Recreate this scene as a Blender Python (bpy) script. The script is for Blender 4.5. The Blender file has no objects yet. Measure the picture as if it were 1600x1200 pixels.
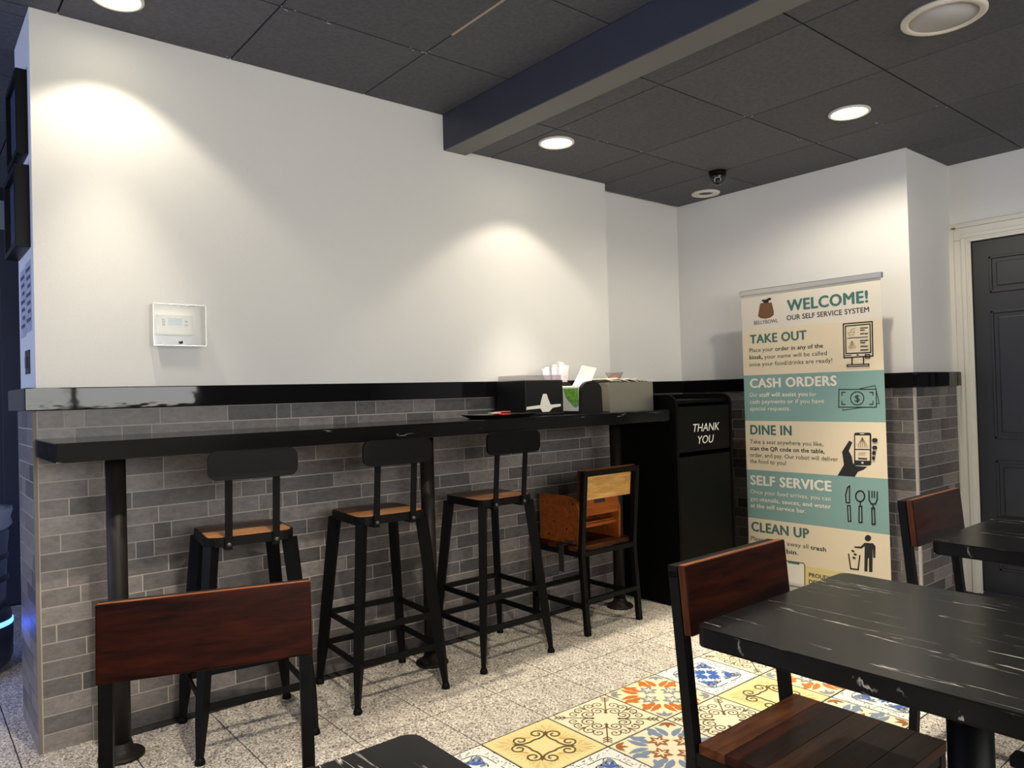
import bpy, bmesh, math, random
from mathutils import Vector, Matrix

# ------------------------------------------------------------------ camera
scn = bpy.context.scene
COL = scn.collection
F_PX, YAW, PIT, ROL = 1163.1, 0.691, 0.013, -0.028
CAM = Vector((-0.369, -3.010, 1.180))
H1, H2 = 2.562, 2.404            # ceiling left of the beam, ceiling right of it
fw = Vector((math.sin(YAW)*math.cos(PIT), math.cos(YAW)*math.cos(PIT), math.sin(PIT)))
rt0 = Vector((math.cos(YAW), -math.sin(YAW), 0)); up0 = rt0.cross(fw)
rt = rt0*math.cos(ROL) + up0*math.sin(ROL); up = up0*math.cos(ROL) - rt0*math.sin(ROL)
cd = bpy.data.cameras.new('camera'); cam = bpy.data.objects.new('camera', cd); COL.objects.link(cam)
cd.sensor_width = 36; cd.lens = F_PX*36/1600; cd.clip_start = 0.02
M = Matrix((rt, up, -fw)).transposed().to_4x4(); M.translation = CAM
cam.matrix_world = M
scn.camera = cam

def at(u, v, x=None, y=None, z=None):
    """point where the ray through photo pixel (u, v) meets a plane of the room"""
    d = fw + rt*((u-800)/F_PX) - up*((v-600)/F_PX)
    t = (x-CAM.x)/d.x if x is not None else (y-CAM.y)/d.y if y is not None else (z-CAM.z)/d.z
    return CAM + d*t

# ------------------------------------------------------------------ light and exposure
scn.view_settings.view_transform = 'Standard'; scn.view_settings.look = 'None'
scn.view_settings.gamma = 1; scn.view_settings.use_curve_mapping = False
scn.view_settings.exposure = 1.04
w = bpy.data.worlds.new('world'); scn.world = w; w.use_nodes = True
w.node_tree.nodes['Background'].inputs[0].default_value = (0.62, 0.68, 0.85, 1)
w.node_tree.nodes['Background'].inputs[1].default_value = .35

def area(name, loc, rot, sx, sy, power, col):
    l = bpy.data.lights.new(name, 'AREA'); l.shape = 'RECTANGLE'; l.size = sx; l.size_y = sy
    l.energy = power; l.color = col
    o = bpy.data.objects.new(name, l); COL.objects.link(o); o.location = loc; o.rotation_euler = rot
    return o
# daylight coming in through the two shop windows behind and left of the camera
area('daylight_front_window', (0.40, -5.66, 1.70), (math.pi/2, 0, 0), 3.6, 1.1, 86, (1.0, 0.95, 0.89))
area('daylight_left_window', (-3.16, 0.8, 1.35), (math.pi/2, 0, -math.pi/2), 3.6, 1.8, 45, (0.50, 0.60, 1.0))
SPOT_W = 10
SPOT_COL = (1.0, 0.89, 0.70)

# ------------------------------------------------------------------ materials
MATS = {}
def nmat(name):
    m = bpy.data.materials.new(name); m.use_nodes = True
    return m, m.node_tree, m.node_tree.nodes['Principled BSDF']
def mat(name, col, rough=.5, metal=0, var=0, scale=20, bump=0, bscale=200, emit=0, rnd=0, spec=None, stretch=None, coat=0):
    if name in MATS: return MATS[name]
    m, nt, b = nmat(name); N = nt.nodes; L = nt.links
    c = (*col, 1)
    b.inputs['Base Color'].default_value = c; b.inputs['Roughness'].default_value = rough
    b.inputs['Metallic'].default_value = metal
    if spec is not None: b.inputs['Specular IOR Level'].default_value = spec
    if coat: b.inputs['Coat Weight'].default_value = coat; b.inputs['Coat Roughness'].default_value = .08
    tc = N.new('ShaderNodeTexCoord'); src = tc.outputs['Object']
    if stretch:
        mp = N.new('ShaderNodeMapping'); mp.inputs['Scale'].default_value = stretch
        L.new(src, mp.inputs[0]); src = mp.outputs[0]
    if var or rnd:
        mx = N.new('ShaderNodeHueSaturation'); mx.inputs['Color'].default_value = c
        no = N.new('ShaderNodeTexNoise'); no.inputs['Scale'].default_value = scale; no.inputs['Detail'].default_value = 5
        L.new(src, no.inputs['Vector'])
        mr = N.new('ShaderNodeMapRange'); mr.inputs[1].default_value = .3; mr.inputs[2].default_value = .7
        mr.inputs[3].default_value = 1-var; mr.inputs[4].default_value = 1+var
        L.new(no.outputs['Fac'], mr.inputs[0]); val = mr.outputs[0]
        if rnd:
            oi = N.new('ShaderNodeObjectInfo'); r2 = N.new('ShaderNodeMapRange')
            r2.inputs[3].default_value = 1-rnd; r2.inputs[4].default_value = 1+rnd
            L.new(oi.outputs['Random'], r2.inputs[0])
            mu = N.new('ShaderNodeMath'); mu.operation = 'MULTIPLY'
            L.new(val, mu.inputs[0]); L.new(r2.outputs[0], mu.inputs[1]); val = mu.outputs[0]
        L.new(val, mx.inputs['Value']); L.new(mx.outputs[0], b.inputs['Base Color'])
    if bump:
        bn = N.new('ShaderNodeTexNoise'); bn.inputs['Scale'].default_value = bscale; bn.inputs['Detail'].default_value = 4
        L.new(src, bn.inputs['Vector'])
        bp = N.new('ShaderNodeBump'); bp.inputs['Strength'].default_value = bump; bp.inputs['Distance'].default_value = .01
        L.new(bn.outputs['Fac'], bp.inputs['Height']); L.new(bp.outputs[0], b.inputs['Normal'])
    if emit:
        b.inputs['Emission Color'].default_value = c; b.inputs['Emission Strength'].default_value = emit
    MATS[name] = m; return m

def mat_wood(name, c1, c2, rough=.28, axis='X', scale=9, rnd=.12):
    if name in MATS: return MATS[name]
    m, nt, b = nmat(name); N = nt.nodes; L = nt.links
    tc = N.new('ShaderNodeTexCoord'); mp = N.new('ShaderNodeMapping'); oi = N.new('ShaderNodeObjectInfo')
    s = {'X': (1.2, 9, 9), 'Y': (9, 1.2, 9), 'Z': (9, 9, 1.2)}[axis]
    mp.inputs['Scale'].default_value = s
    add = N.new('ShaderNodeVectorMath'); add.operation = 'ADD'
    sc = N.new('ShaderNodeVectorMath'); sc.operation = 'SCALE'; sc.inputs['Scale'].default_value = 7
    cmb = N.new('ShaderNodeCombineXYZ'); L.new(oi.outputs['Random'], cmb.inputs[0]); L.new(oi.outputs['Random'], cmb.inputs[2])
    L.new(cmb.outputs[0], sc.inputs[0]); L.new(tc.outputs['Object'], mp.inputs[0])
    L.new(mp.outputs[0], add.inputs[0]); L.new(sc.outputs[0], add.inputs[1])
    no = N.new('ShaderNodeTexNoise'); no.inputs['Scale'].default_value = scale*.45; no.inputs['Detail'].default_value = 6; no.inputs['Distortion'].default_value = .9
    L.new(add.outputs[0], no.inputs['Vector'])
    fine = N.new('ShaderNodeTexNoise'); fine.inputs['Scale'].default_value = scale*3; fine.inputs['Detail'].default_value = 4
    L.new(add.outputs[0], fine.inputs['Vector'])
    mixf = N.new('ShaderNodeMath'); mixf.operation = 'MULTIPLY_ADD'; mixf.inputs[1].default_value = .28
    L.new(fine.outputs['Fac'], mixf.inputs[0]); 
    ml = N.new('ShaderNodeMath'); ml.operation = 'MULTIPLY'; ml.inputs[1].default_value = .72
    L.new(no.outputs['Fac'], ml.inputs[0]); L.new(ml.outputs[0], mixf.inputs[2])
    cr = N.new('ShaderNodeValToRGB'); e = cr.color_ramp.elements
    e[0].position = .36; e[0].color = (*c1, 1); e[1].position = .68; e[1].color = (*c2, 1)
    L.new(mixf.outputs[0], cr.inputs[0])
    hs = N.new('ShaderNodeHueSaturation'); r2 = N.new('ShaderNodeMapRange')
    r2.inputs[3].default_value = 1-rnd; r2.inputs[4].default_value = 1+rnd
    L.new(oi.outputs['Random'], r2.inputs[0]); L.new(r2.outputs[0], hs.inputs['Value']); L.new(cr.outputs[0], hs.inputs['Color'])
    L.new(hs.outputs[0], b.inputs['Base Color']); b.inputs['Roughness'].default_value = rough
    b.inputs['Specular IOR Level'].default_value = .10
    MATS[name] = m; return m

def mat_marble(name, axis='Y', rough=.2, base=(.0042, .0042, .0046), vein=(.40, .39, .37), amount=.58):
    """black laminate with long thin pale streaks along one axis"""
    if name in MATS: return MATS[name]
    m, nt, b = nmat(name); N = nt.nodes; L = nt.links
    tc = N.new('ShaderNodeTexCoord'); mp = N.new('ShaderNodeMapping')
    mp.inputs['Scale'].default_value = {'X': (1, 14, 8), 'Y': (14, 1, 8), 'E': (5, 5, 3)}[axis]
    L.new(tc.outputs['Object'], mp.inputs[0])
    a = N.new('ShaderNodeTexNoise'); a.inputs['Scale'].default_value = 2.4; a.inputs['Detail'].default_value = 5; a.inputs['Distortion'].default_value = .15
    L.new(mp.outputs[0], a.inputs['Vector'])
    # thin contour lines of the noise, kept only where a second noise is high
    s = N.new('ShaderNodeMath'); s.operation = 'SUBTRACT'; s.inputs[1].default_value = .5; L.new(a.outputs['Fac'], s.inputs[0])
    ab = N.new('ShaderNodeMath'); ab.operation = 'ABSOLUTE'; L.new(s.outputs[0], ab.inputs[0])
    mr = N.new('ShaderNodeMapRange'); mr.inputs[1].default_value = 0; mr.inputs[2].default_value = .012; mr.inputs[3].default_value = 1; mr.inputs[4].default_value = 0
    L.new(ab.outputs[0], mr.inputs[0])
    g = N.new('ShaderNodeTexNoise'); g.inputs['Scale'].default_value = 3.4; g.inputs['Detail'].default_value = 3; L.new(mp.outputs[0], g.inputs['Vector'])
    gr = N.new('ShaderNodeMapRange'); gr.inputs[1].default_value = amount-.06; gr.inputs[2].default_value = amount+.1; L.new(g.outputs['Fac'], gr.inputs[0])
    mu = N.new('ShaderNodeMath'); mu.operation = 'MULTIPLY'; L.new(mr.outputs[0], mu.inputs[0]); L.new(gr.outputs[0], mu.inputs[1])
    cl = N.new('ShaderNodeTexNoise'); cl.inputs['Scale'].default_value = 1.4; cl.inputs['Detail'].default_value = 6; L.new(mp.outputs[0], cl.inputs['Vector'])
    c1 = N.new('ShaderNodeValToRGB'); c1.color_ramp.elements[0].position = .4; c1.color_ramp.elements[0].color = (*base, 1)
    c1.color_ramp.elements[1].position = .8; c1.color_ramp.elements[1].color = (base[0]*2.2, base[1]*2.1, base[2]*2, 1); L.new(cl.outputs['Fac'], c1.inputs[0])
    mx = N.new('ShaderNodeMix'); mx.data_type = 'RGBA'; L.new(mu.outputs[0], mx.inputs['Factor']); L.new(c1.outputs[0], mx.inputs['A']); mx.inputs['B'].default_value = (*vein, 1)
    L.new(mx.outputs['Result'], b.inputs['Base Color']); b.inputs['Roughness'].default_value = rough; b.inputs['Specular IOR Level'].default_value = .13
    MATS[name] = m; return m

def mat_clear(name, tint=(.9, .92, .92), gloss=.12, rough=.05):
    if name in MATS: return MATS[name]
    m = bpy.data.materials.new(name); m.use_nodes = True; nt = m.node_tree; N = nt.nodes; L = nt.links
    N.remove(N['Principled BSDF']); out = N['Material Output']
    t = N.new('ShaderNodeBsdfTransparent'); t.inputs[0].default_value = (*tint, 1)
    g = N.new('ShaderNodeBsdfGlossy'); g.inputs['Roughness'].default_value = rough
    mx = N.new('ShaderNodeMixShader'); mx.inputs[0].default_value = gloss
    L.new(t.outputs[0], mx.inputs[1]); L.new(g.outputs[0], mx.inputs[2]); L.new(mx.outputs[0], out.inputs[0])
    MATS[name] = m; return m

def mat_terrazzo(name):
    if name in MATS: return MATS[name]
    m, nt, b = nmat(name); N = nt.nodes; L = nt.links
    tc = N.new('ShaderNodeTexCoord'); oi = N.new('ShaderNodeObjectInfo')
    vo = N.new('ShaderNodeTexVoronoi'); vo.inputs['Scale'].default_value = 210; L.new(tc.outputs['Object'], vo.inputs['Vector'])
    sep = N.new('ShaderNodeSeparateColor'); L.new(vo.outputs['Color'], sep.inputs[0])
    cr = N.new('ShaderNodeValToRGB'); cr.color_ramp.interpolation = 'CONSTANT'
    E = cr.color_ramp.elements; E[0].position = 0; E[0].color = (.14, .122, .105, 1)
    E[1].position = .18; E[1].color = (.38, .34, .295, 1)
    for p, c in ((.42, (.66, .60, .525, 1)), (.68, (.83, .775, .69, 1)), (.86, (.50, .45, .39, 1))):
        e = E.new(p); e.color = c
    L.new(sep.outputs[0], cr.inputs[0])
    n2 = N.new('ShaderNodeTexNoise'); n2.inputs['Scale'].default_value = 7; n2.inputs['Detail'].default_value = 3; L.new(tc.outputs['Object'], n2.inputs['Vector'])
    r1 = N.new('ShaderNodeMapRange'); r1.inputs[1].default_value = .3; r1.inputs[2].default_value = .7; r1.inputs[3].default_value = .9; r1.inputs[4].default_value = 1.08; L.new(n2.outputs['Fac'], r1.inputs[0])
    r2 = N.new('ShaderNodeMapRange'); r2.inputs[3].default_value = .93; r2.inputs[4].default_value = 1.05; L.new(oi.outputs['Random'], r2.inputs[0])
    mu = N.new('ShaderNodeMath'); mu.operation = 'MULTIPLY'; L.new(r1.outputs[0], mu.inputs[0]); L.new(r2.outputs[0], mu.inputs[1])
    hs = N.new('ShaderNodeHueSaturation'); L.new(mu.outputs[0], hs.inputs['Value']); L.new(cr.outputs[0], hs.inputs['Color'])
    L.new(hs.outputs[0], b.inputs['Base Color']); b.inputs['Roughness'].default_value = .5
    MATS[name] = m; return m

def mat_brick(name):
    if name in MATS: return MATS[name]
    m, nt, b = nmat(name); N = nt.nodes; L = nt.links
    oi = N.new('ShaderNodeObjectInfo'); geo = N.new('ShaderNodeNewGeometry')
    cr = N.new('ShaderNodeValToRGB'); E = cr.color_ramp.elements
    E[0].position = 0; E[0].color = (0.066, 0.063, 0.067, 1); E[1].position = 1; E[1].color = (0.222, 0.201, 0.198, 1)
    for p, c in ((.25, (0.103, 0.096, 0.098, 1)), (.5, (0.146, 0.132, 0.131, 1)), (.75, (0.186, 0.167, 0.163, 1))):
        e = E.new(p); e.color = c
    L.new(oi.outputs['Random'], cr.inputs[0])
    no = N.new('ShaderNodeTexNoise'); no.inputs['Scale'].default_value = 55; no.inputs['Detail'].default_value = 9; no.inputs['Roughness'].default_value = .68
    mp = N.new('ShaderNodeMapping'); mp.inputs['Scale'].default_value = (.7, .7, 1.2); L.new(geo.outputs['Position'], mp.inputs[0]); L.new(mp.outputs[0], no.inputs['Vector'])
    r1 = N.new('ShaderNodeMapRange'); r1.inputs[1].default_value = .3; r1.inputs[2].default_value = .7; r1.inputs[3].default_value = .68; r1.inputs[4].default_value = 1.32; L.new(no.outputs['Fac'], r1.inputs[0])
    hs = N.new('ShaderNodeHueSaturation'); L.new(r1.outputs[0], hs.inputs['Value']); L.new(cr.outputs[0], hs.inputs['Color'])
    L.new(hs.outputs[0], b.inputs['Base Color']); b.inputs['Roughness'].default_value = .42
    bp = N.new('ShaderNodeBump'); bp.inputs['Strength'].default_value = .12; bp.inputs['Distance'].default_value = .004
    L.new(no.outputs['Fac'], bp.inputs['Height']); L.new(bp.outputs[0], b.inputs['Normal'])
    MATS[name] = m; return m

WALL = mat('wall_paint', (.76, .75, .735), .62, bump=.12, bscale=260)
CEIL = mat('ceiling_tile_paint', (.080, .082, .098), .75, var=.18, scale=60, bump=.25, bscale=320, rnd=.08)
CEILSLOT = mat('ceiling_slot', (.008, .008, .009), .9)
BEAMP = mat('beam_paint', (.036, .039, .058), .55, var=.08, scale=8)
BLACK = mat('black_powder_coat', (.0036, .0037, .0041), .45, var=.1, scale=40, bump=.05, spec=.10)
BLACKM = mat('black_laminate', (.012, .012, .012), .45)
GROUT = mat('grout', (.46, .42, .375), .85)
FGROUT = mat('floor_grout', (.022, .020, .018), .9)
TERR = mat_terrazzo('terrazzo')
BRICK = mat_brick('grey_strip_tile')
WOODD = mat_wood('wood_mahogany', (.006, .0010, .0007), (.032, .0058, .0018), .36, 'X')
WOODE = mat_wood('wood_edge', (.12, .035, .012), (.34, .125, .045), .35, 'X')
WOODL = mat_wood('wood_plank_light', (.30, .115, .035), (.62, .30, .12), .3, 'X')
WOODM = mat_wood('wood_plank_dark', (.030, .012, .006), (.12, .05, .022), .3, 'X')
WOODY = mat_wood('wood_pine', (.33, .17, .045), (.62, .36, .12), .35, 'X')
WOODO = mat_wood('booster_wood', (.20, .045, .010), (.36, .10, .022), .35, 'X')
LEDGE = mat('polished_black_ledge', (.004, .004, .005), .04, spec=.3, bump=.05, bscale=2.4, stretch=(1, 1, 2.5))
LEDGE.node_tree.nodes['Bump'].inputs['Distance'].default_value = .03
MARB_Y = mat_marble('black_marble_table', 'Y')
MARB_X = mat_marble('black_marble_counter', 'X', .14, amount=.64)
MARB_E = mat_marble('black_marble_edge', 'E', .3, amount=.56)
WHITE = mat('white_plastic', (.75, .74, .71), .4)
STEEL = mat('brushed_steel', (.36, .335, .29), .42, .85, var=.06, scale=60, stretch=(1, 1, 20))
ALU = mat('aluminium', (.62, .61, .58), .35, .9)
CLEAR = mat_clear('clear_acrylic', (.85, .855, .845), .05, .12)
GLASS = mat_clear('window_glass', (.93, .95, .96), .06, .02)

# ------------------------------------------------------------------ mesh helpers
def link(o, parent=None):
    COL.objects.link(o)
    if parent: o.parent = parent
    return o
def tag(o, label=None, cat=None, group=None, kind=None):
    if label: o['label'] = label
    if cat: o['category'] = cat
    if group: o['group'] = group
    if kind: o['kind'] = kind
    return o
def thing(name, label, cat, loc=(0, 0, 0), rz=0, group=None):
    o = bpy.data.objects.new(name, None); link(o); o.location = loc; o.rotation_euler = (0, 0, rz); o.empty_display_size = .05
    return tag(o, label, cat, group)

class MB:
    """collects shapes, then links them as one mesh object"""
    def __init__(s): s.bm = bmesh.new(); s.mats = []; s.cur = 0
    def use(s, m):
        if m not in s.mats: s.mats.append(m)
        s.cur = s.mats.index(m); return s
    def _fin(s, faces):
        for f in faces: f.material_index = s.cur
    def box(s, x0, x1, y0, y1, z0, z1, bev=0, mtx=None):
        v = [s.bm.verts.new((x, y, z)) for x in (x0, x1) for y in (y0, y1) for z in (z0, z1)]
        q = [(0, 1, 3, 2), (4, 6, 7, 5), (0, 4, 5, 1), (2, 3, 7, 6), (0, 2, 6, 4), (1, 5, 7, 3)]
        fs = [s.bm.faces.new([v[i] for i in a]) for a in q]; s._fin(fs)
        if bev:
            es = list({e for f in fs for e in f.edges})
            r = bmesh.ops.bevel(s.bm, geom=es, offset=bev, segments=2, affect='EDGES', profile=.6)
            s._fin(r['faces']); v = list({vv for f in r['faces'] for vv in f.verts} | {vv for vv in v if vv.is_valid})
        if mtx is not None: bmesh.ops.transform(s.bm, matrix=mtx, verts=[a for a in v if a.is_valid])
        return s
    def bar(s, a, b, wx, wy, wx2=None, wy2=None, ref=(0, 0, 1)):
        """four-sided bar from a to b, wx across, wy deep, tapering to wx2, wy2"""
        a, b = Vector(a), Vector(b); d = (b-a).normalized(); ref = Vector(ref)
        if abs(d.dot(ref)) > .9: ref = Vector((0, 1, 0))
        x = d.cross(ref).normalized(); y = x.cross(d)
        wx2 = wx if wx2 is None else wx2; wy2 = wy if wy2 is None else wy2
        r0 = [s.bm.verts.new(a + x*i*wx/2 + y*j*wy/2) for i, j in ((-1, -1), (1, -1), (1, 1), (-1, 1))]
        r1 = [s.bm.verts.new(b + x*i*wx2/2 + y*j*wy2/2) for i, j in ((-1, -1), (1, -1), (1, 1), (-1, 1))]
        fs = [s.bm.faces.new((r0[i], r0[(i+1) % 4], r1[(i+1) % 4], r1[i])) for i in range(4)]
        fs += [s.bm.faces.new(r0[::-1]), s.bm.faces.new(r1)]; s._fin(fs); return s
    def path(s, pts, wdt, dep):
        for a, b in zip(pts, pts[1:]): s.bar(a, b, wdt, dep)
        return s
    def lathe(s, prof, c=(0, 0, 0), n=28, axis='Z'):
        c = Vector(c); rings = []
        for r, z in prof:
            ring = []
            for k in range(n):
                a = 2*math.pi*k/n
                p = {'Z': (r*math.cos(a), r*math.sin(a), z), 'Y': (r*math.cos(a), z, -r*math.sin(a)), 'X': (z, r*math.cos(a), r*math.sin(a))}[axis]
                ring.append(s.bm.verts.new(c+Vector(p)))
            rings.append(ring)
        fs = []
        for A, B in zip(rings, rings[1:]):
            for k in range(n): fs.append(s.bm.faces.new((A[k], A[(k+1) % n], B[(k+1) % n], B[k])))
        if prof[0][0] > 1e-6: fs.append(s.bm.faces.new(rings[0][::-1]))
        if prof[-1][0] > 1e-6: fs.append(s.bm.faces.new(rings[-1]))
        for f in fs: f.smooth = True
        s._fin(fs); return s
    def tube(s, pts, r, n=8):
        pts = [Vector(p) for p in pts]; rings = []
        for i, p in enumerate(pts):
            d = (pts[min(i+1, len(pts)-1)]-pts[max(i-1, 0)]).normalized()
            ref = Vector((0, 0, 1)) if abs(d.z) < .9 else Vector((0, 1, 0))
            x = d.cross(ref).normalized(); y = x.cross(d)
            rings.append([s.bm.verts.new(p + (x*math.cos(2*math.pi*k/n)+y*math.sin(2*math.pi*k/n))*r) for k in range(n)])
        fs = []
        for A, B in zip(rings, rings[1:]):
            for k in range(n): fs.append(s.bm.faces.new((A[k], A[(k+1) % n], B[(k+1) % n], B[k])))
        fs += [s.bm.faces.new(rings[0][::-1]), s.bm.faces.new(rings[-1])]
        for f in fs: f.smooth = True
        s._fin(fs); return s
    def prism(s, pts, off):
        """closed outline (3D points) pushed along off"""
        off = Vector(off); a = [s.bm.verts.new(p) for p in pts]; b = [s.bm.verts.new(Vector(p)+off) for p in pts]; n = len(a)
        fs = [s.bm.faces.new(a), s.bm.faces.new(b[::-1])] + [s.bm.faces.new((a[i], b[i], b[(i+1) % n], a[(i+1) % n])) for i in range(n)]
        s._fin(fs); return s
    def poly(s, pts):
        s._fin([s.bm.faces.new([s.bm.verts.new(p) for p in pts])]); return s
    def data(s, name):
        bmesh.ops.recalc_face_normals(s.bm, faces=s.bm.faces)
        me = bpy.data.meshes.new(name); s.bm.to_mesh(me); s.bm.free()
        for m in s.mats: me.materials.append(m)
        return me
    def build(s, name, m=None, parent=None, kind=None):
        if m is not None and m not in s.mats: s.mats.insert(0, m)
        o = bpy.data.objects.new(name, s.data(name)); link(o, parent)
        if kind: o['kind'] = kind
        return o
def copy_tree(o, parent=None, skip=()):
    c = o.copy(); COL.objects.link(c); c.parent = parent
    for ch in o.children: copy_tree(ch, c)
    return c
def rrect(cx, cy, w_, h_, r, n=5):
    """outline of a rounded rectangle in 2D"""
    out = []
    for sx, sy, a0 in ((1, 1, 0), (-1, 1, 90), (-1, -1, 180), (1, -1, 270)):
        for k in range(n+1):
            a = math.radians(a0+90*k/n)
            out.append((cx+sx*(w_/2-r)+r*math.cos(a), cy+sy*(h_/2-r)+r*math.sin(a)))
    return out

# ------------------------------------------------------------------ the setting: floor
XW1, XW2, XW3 = 2.875, 3.703, 4.256     # end of the bar wall, back wall, door wall
YREC, YCOL = .121, -1.36                # recess plane, column corner
P, OX, OY = .301, 1.135, -.974
floor = MB().box(-3.2, 4.4, -5.7, 3.2, -.12, -.0025).build('floor', FGROUT, kind='structure')

def petal(c, a, l, wd, n=7, bend=0):
    """leaf outline from point c, direction a"""
    up_, dn = [], []
    for k in range(n+1):
        t = k/n; r = wd*math.sin(math.pi*t**.8); b = a+bend*t
        p = (c[0]+l*t*math.cos(b), c[1]+l*t*math.sin(b)); q = (-math.sin(b)*r/2, math.cos(b)*r/2)
        up_.append((p[0]+q[0], p[1]+q[1])); dn.append((p[0]-q[0], p[1]-q[1]))
    return up_ + dn[-2:0:-1]
def spiral(c, a0, turns, r0, r1, n=22):
    return [(c[0]+(r0+(r1-r0)*k/n)*math.cos(a0+turns*2*math.pi*k/n), c[1]+(r0+(r1-r0)*k/n)*math.sin(a0+turns*2*math.pi*k/n)) for k in range(n+1)]
class Print:
    """flat printed figures on a surface; z lifts each layer"""
    def __init__(s): s.mb = MB(); s.z = .0004
    def fill(s, m, pts, lift=1.2e-5): s.z += lift; s.mb.use(m); s.mb.poly([(x, y, s.z) for x, y in pts])
    def line(s, m, pts, wd, closed=False):
        s.z += 1.2e-5; s.mb.use(m); n = len(pts); L_, R_ = [], []
        for i, p in enumerate(pts):
            a = pts[i-1] if (i or closed) else p; b = pts[(i+1) % n] if (i < n-1 or closed) else p
            dx, dy = b[0]-a[0], b[1]-a[1]; q = math.hypot(dx, dy) or 1
            L_.append((p[0]-dy/q*wd/2, p[1]+dx/q*wd/2)); R_.append((p[0]+dy/q*wd/2, p[1]-dx/q*wd/2))
        for i in range(n if closed else n-1):
            j = (i+1) % n
            s.mb.poly([(*L_[i], s.z), (*R_[i], s.z), (*R_[j], s.z), (*L_[j], s.z)])
    def up(s): s.z += .00015
def rot2(p, a): return (p[0]*math.cos(a)-p[1]*math.sin(a), p[0]*math.sin(a)+p[1]*math.cos(a))
TC = {k: mat('tile_print_'+k, c, .35) for k, c in dict(cream=(.80, .72, .47), brown=(.13, .085, .04), gold=(.70, .50, .16), sand=(.72, .62, .36),
      orange=(.55, .17, .035), grey=(.26, .27, .31), white=(.80, .79, .74), blue=(.055, .13, .42), slate=(.20, .26, .36), ink=(.03, .035, .06),
      rust=(.32, .12, .035), ivory=(.80, .73, .52), yellow=(.79, .66, .32)).items()}
def pattern(kind):
    p = Print(); h = P/2-.004
    Q4 = math.pi/4
    if kind == 'swirl':
        for q in range(4):
            a0 = q*math.pi/2+Q4
            for k in range(-4, 5): p.fill(TC['gold'] if k % 2 else TC['sand'], [rot2(v, a0) for v in petal((.100, 0), k*.30, .075-.009*abs(k), .013)])
            for k in range(-3, 4): p.line(TC['gold'], [rot2((.07+.009*t, k*.016*t/4), a0+Q4) for t in range(0, 7)], .0018)
        p.up()
        for q in range(4):
            a0 = q*math.pi/2+Q4
            for sg in (1, -1):
                p.line(TC['brown'], [rot2(v, a0) for v in [(.086, 0), (.066, sg*.007), (.048, sg*.020), (.034, sg*.040)]], .0070)
                p.line(TC['brown'], [rot2(v, a0) for v in spiral((.082, sg*.030), -sg*1.5, sg*1.2, .027, .007)], .0062)
            p.fill(TC['brown'], [rot2(v, a0) for v in ((.080, -.009), (.108, 0), (.080, .009))])
    elif kind == 'vine':
        for q in range(4):
            a0 = q*math.pi/2+Q4
            for sg in (1, -1):
                p.line(TC['brown'], [rot2(v, a0) for v in spiral((.062, sg*.030), sg*-2.2, sg*1.7, .030, .004, 28)], .0046)
                p.line(TC['brown'], [rot2(v, a0) for v in spiral((.115, sg*.028), sg*2.6, sg*-1.3, .022, .003, 24)], .0040)
                p.line(TC['brown'], [rot2(v, a0+Q4) for v in spiral((.112, sg*.026), sg*-1.8, sg*1.4, .022, .003, 22)], .0040)
                for k in range(3): p.line(TC['brown'], [rot2(v, a0) for v in ((.145+.014*k, 0), (.160+.014*k, sg*.016))], .0042)
            p.line(TC['brown'], [rot2((r, 0), a0) for r in (.040, .185)], .0046)
            p.line(TC['brown'], [rot2((r, 0), a0+Q4) for r in (.085, .14)], .0040)
    elif kind in ('orange', 'bluefloral'):
        leaf, fl = (TC['orange'], TC['grey']) if kind == 'orange' else (TC['slate'], TC['rust'])
        for q in range(4):
            a0 = q*math.pi/2
            for sg in (1, -1):
                for l0, an, ln, wd in (((.080, .010), .22, .080, .026), ((.072, .026), .55, .066, .025), ((.100, .045), .45, .055, .025)):
                    p.fill(leaf, [rot2(v, a0+Q4) for v in petal((l0[0], sg*l0[1]), sg*an, ln, wd, bend=sg*.3)])
                p.fill(leaf, [rot2(v, a0) for v in petal((.105, sg*.010), sg*.75, .048, .018, bend=sg*.3)])
            for k in range(6): p.fill(fl, [rot2(v, a0) for v in petal((.060, 0), k*math.pi/3, .040, .021)])
            for k in range(3): p.fill(fl, [rot2(v, a0+Q4) for v in petal((.188, 0), math.pi+(k-1)*.8, .044, .016)])
        p.up()
        for q in range(4):
            a0 = q*math.pi/2
            for k in range(6): p.fill(TC['ivory'], [rot2(v, a0) for v in petal((.060, 0), k*math.pi/3, .025, .007)])
    elif kind == 'blue':
        random.seed(5)
        for k in range(620):
            x, y = random.uniform(-h, h), random.uniform(-h, h)
            if max(abs(x), abs(y)) < .112: continue
            r = random.uniform(.0016, .0034); p.fill(TC['ink'], [(x+r*math.cos(t), y+r*math.sin(t)*.8) for t in (0, 1.2, 2.4, 3.6, 4.8)], 2e-7)
        for q in range(4):
            a0 = q*math.pi/2
            for sg in (1, -1):
                p.line(TC['ink'], [rot2(v, a0) for v in ((.108, sg*.01), (.108, sg*.07), (.098, sg*.095))], .003)
                for k in range(3):
                    p.fill(TC['slate'], [rot2(v, a0) for v in petal((.055+.012*k, sg*(.03+.018*k)), sg*(.2+.5*k), .036, .016)])
                    p.fill(TC['ink'], [rot2(v, a0) for v in petal((.075, sg*(.012+.022*k)), sg*1.1, .022, .006)])
            for k in range(5): p.fill(TC['blue'], [rot2(v, a0) for v in petal((.012, 0), (k-2)*.38, .060-.008*abs(k-2), .015)])
            for k in range(4): p.fill(TC['blue'], [rot2(v, a0+math.pi/4) for v in petal((.07, 0), (k-1.5)*.6, .040, .012)])
            p.line(TC['ink'], [rot2(v, a0+math.pi/4) for v in spiral((.115, 0), 0, 1.6, .022, .004)], .003)
    return p.mb.data('printed_pattern')
BASE = dict(swirl=TC['yellow'], vine=TC['ivory'], orange=TC['cream'], blue=TC['white'], bluefloral=TC['ivory'])
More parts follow.
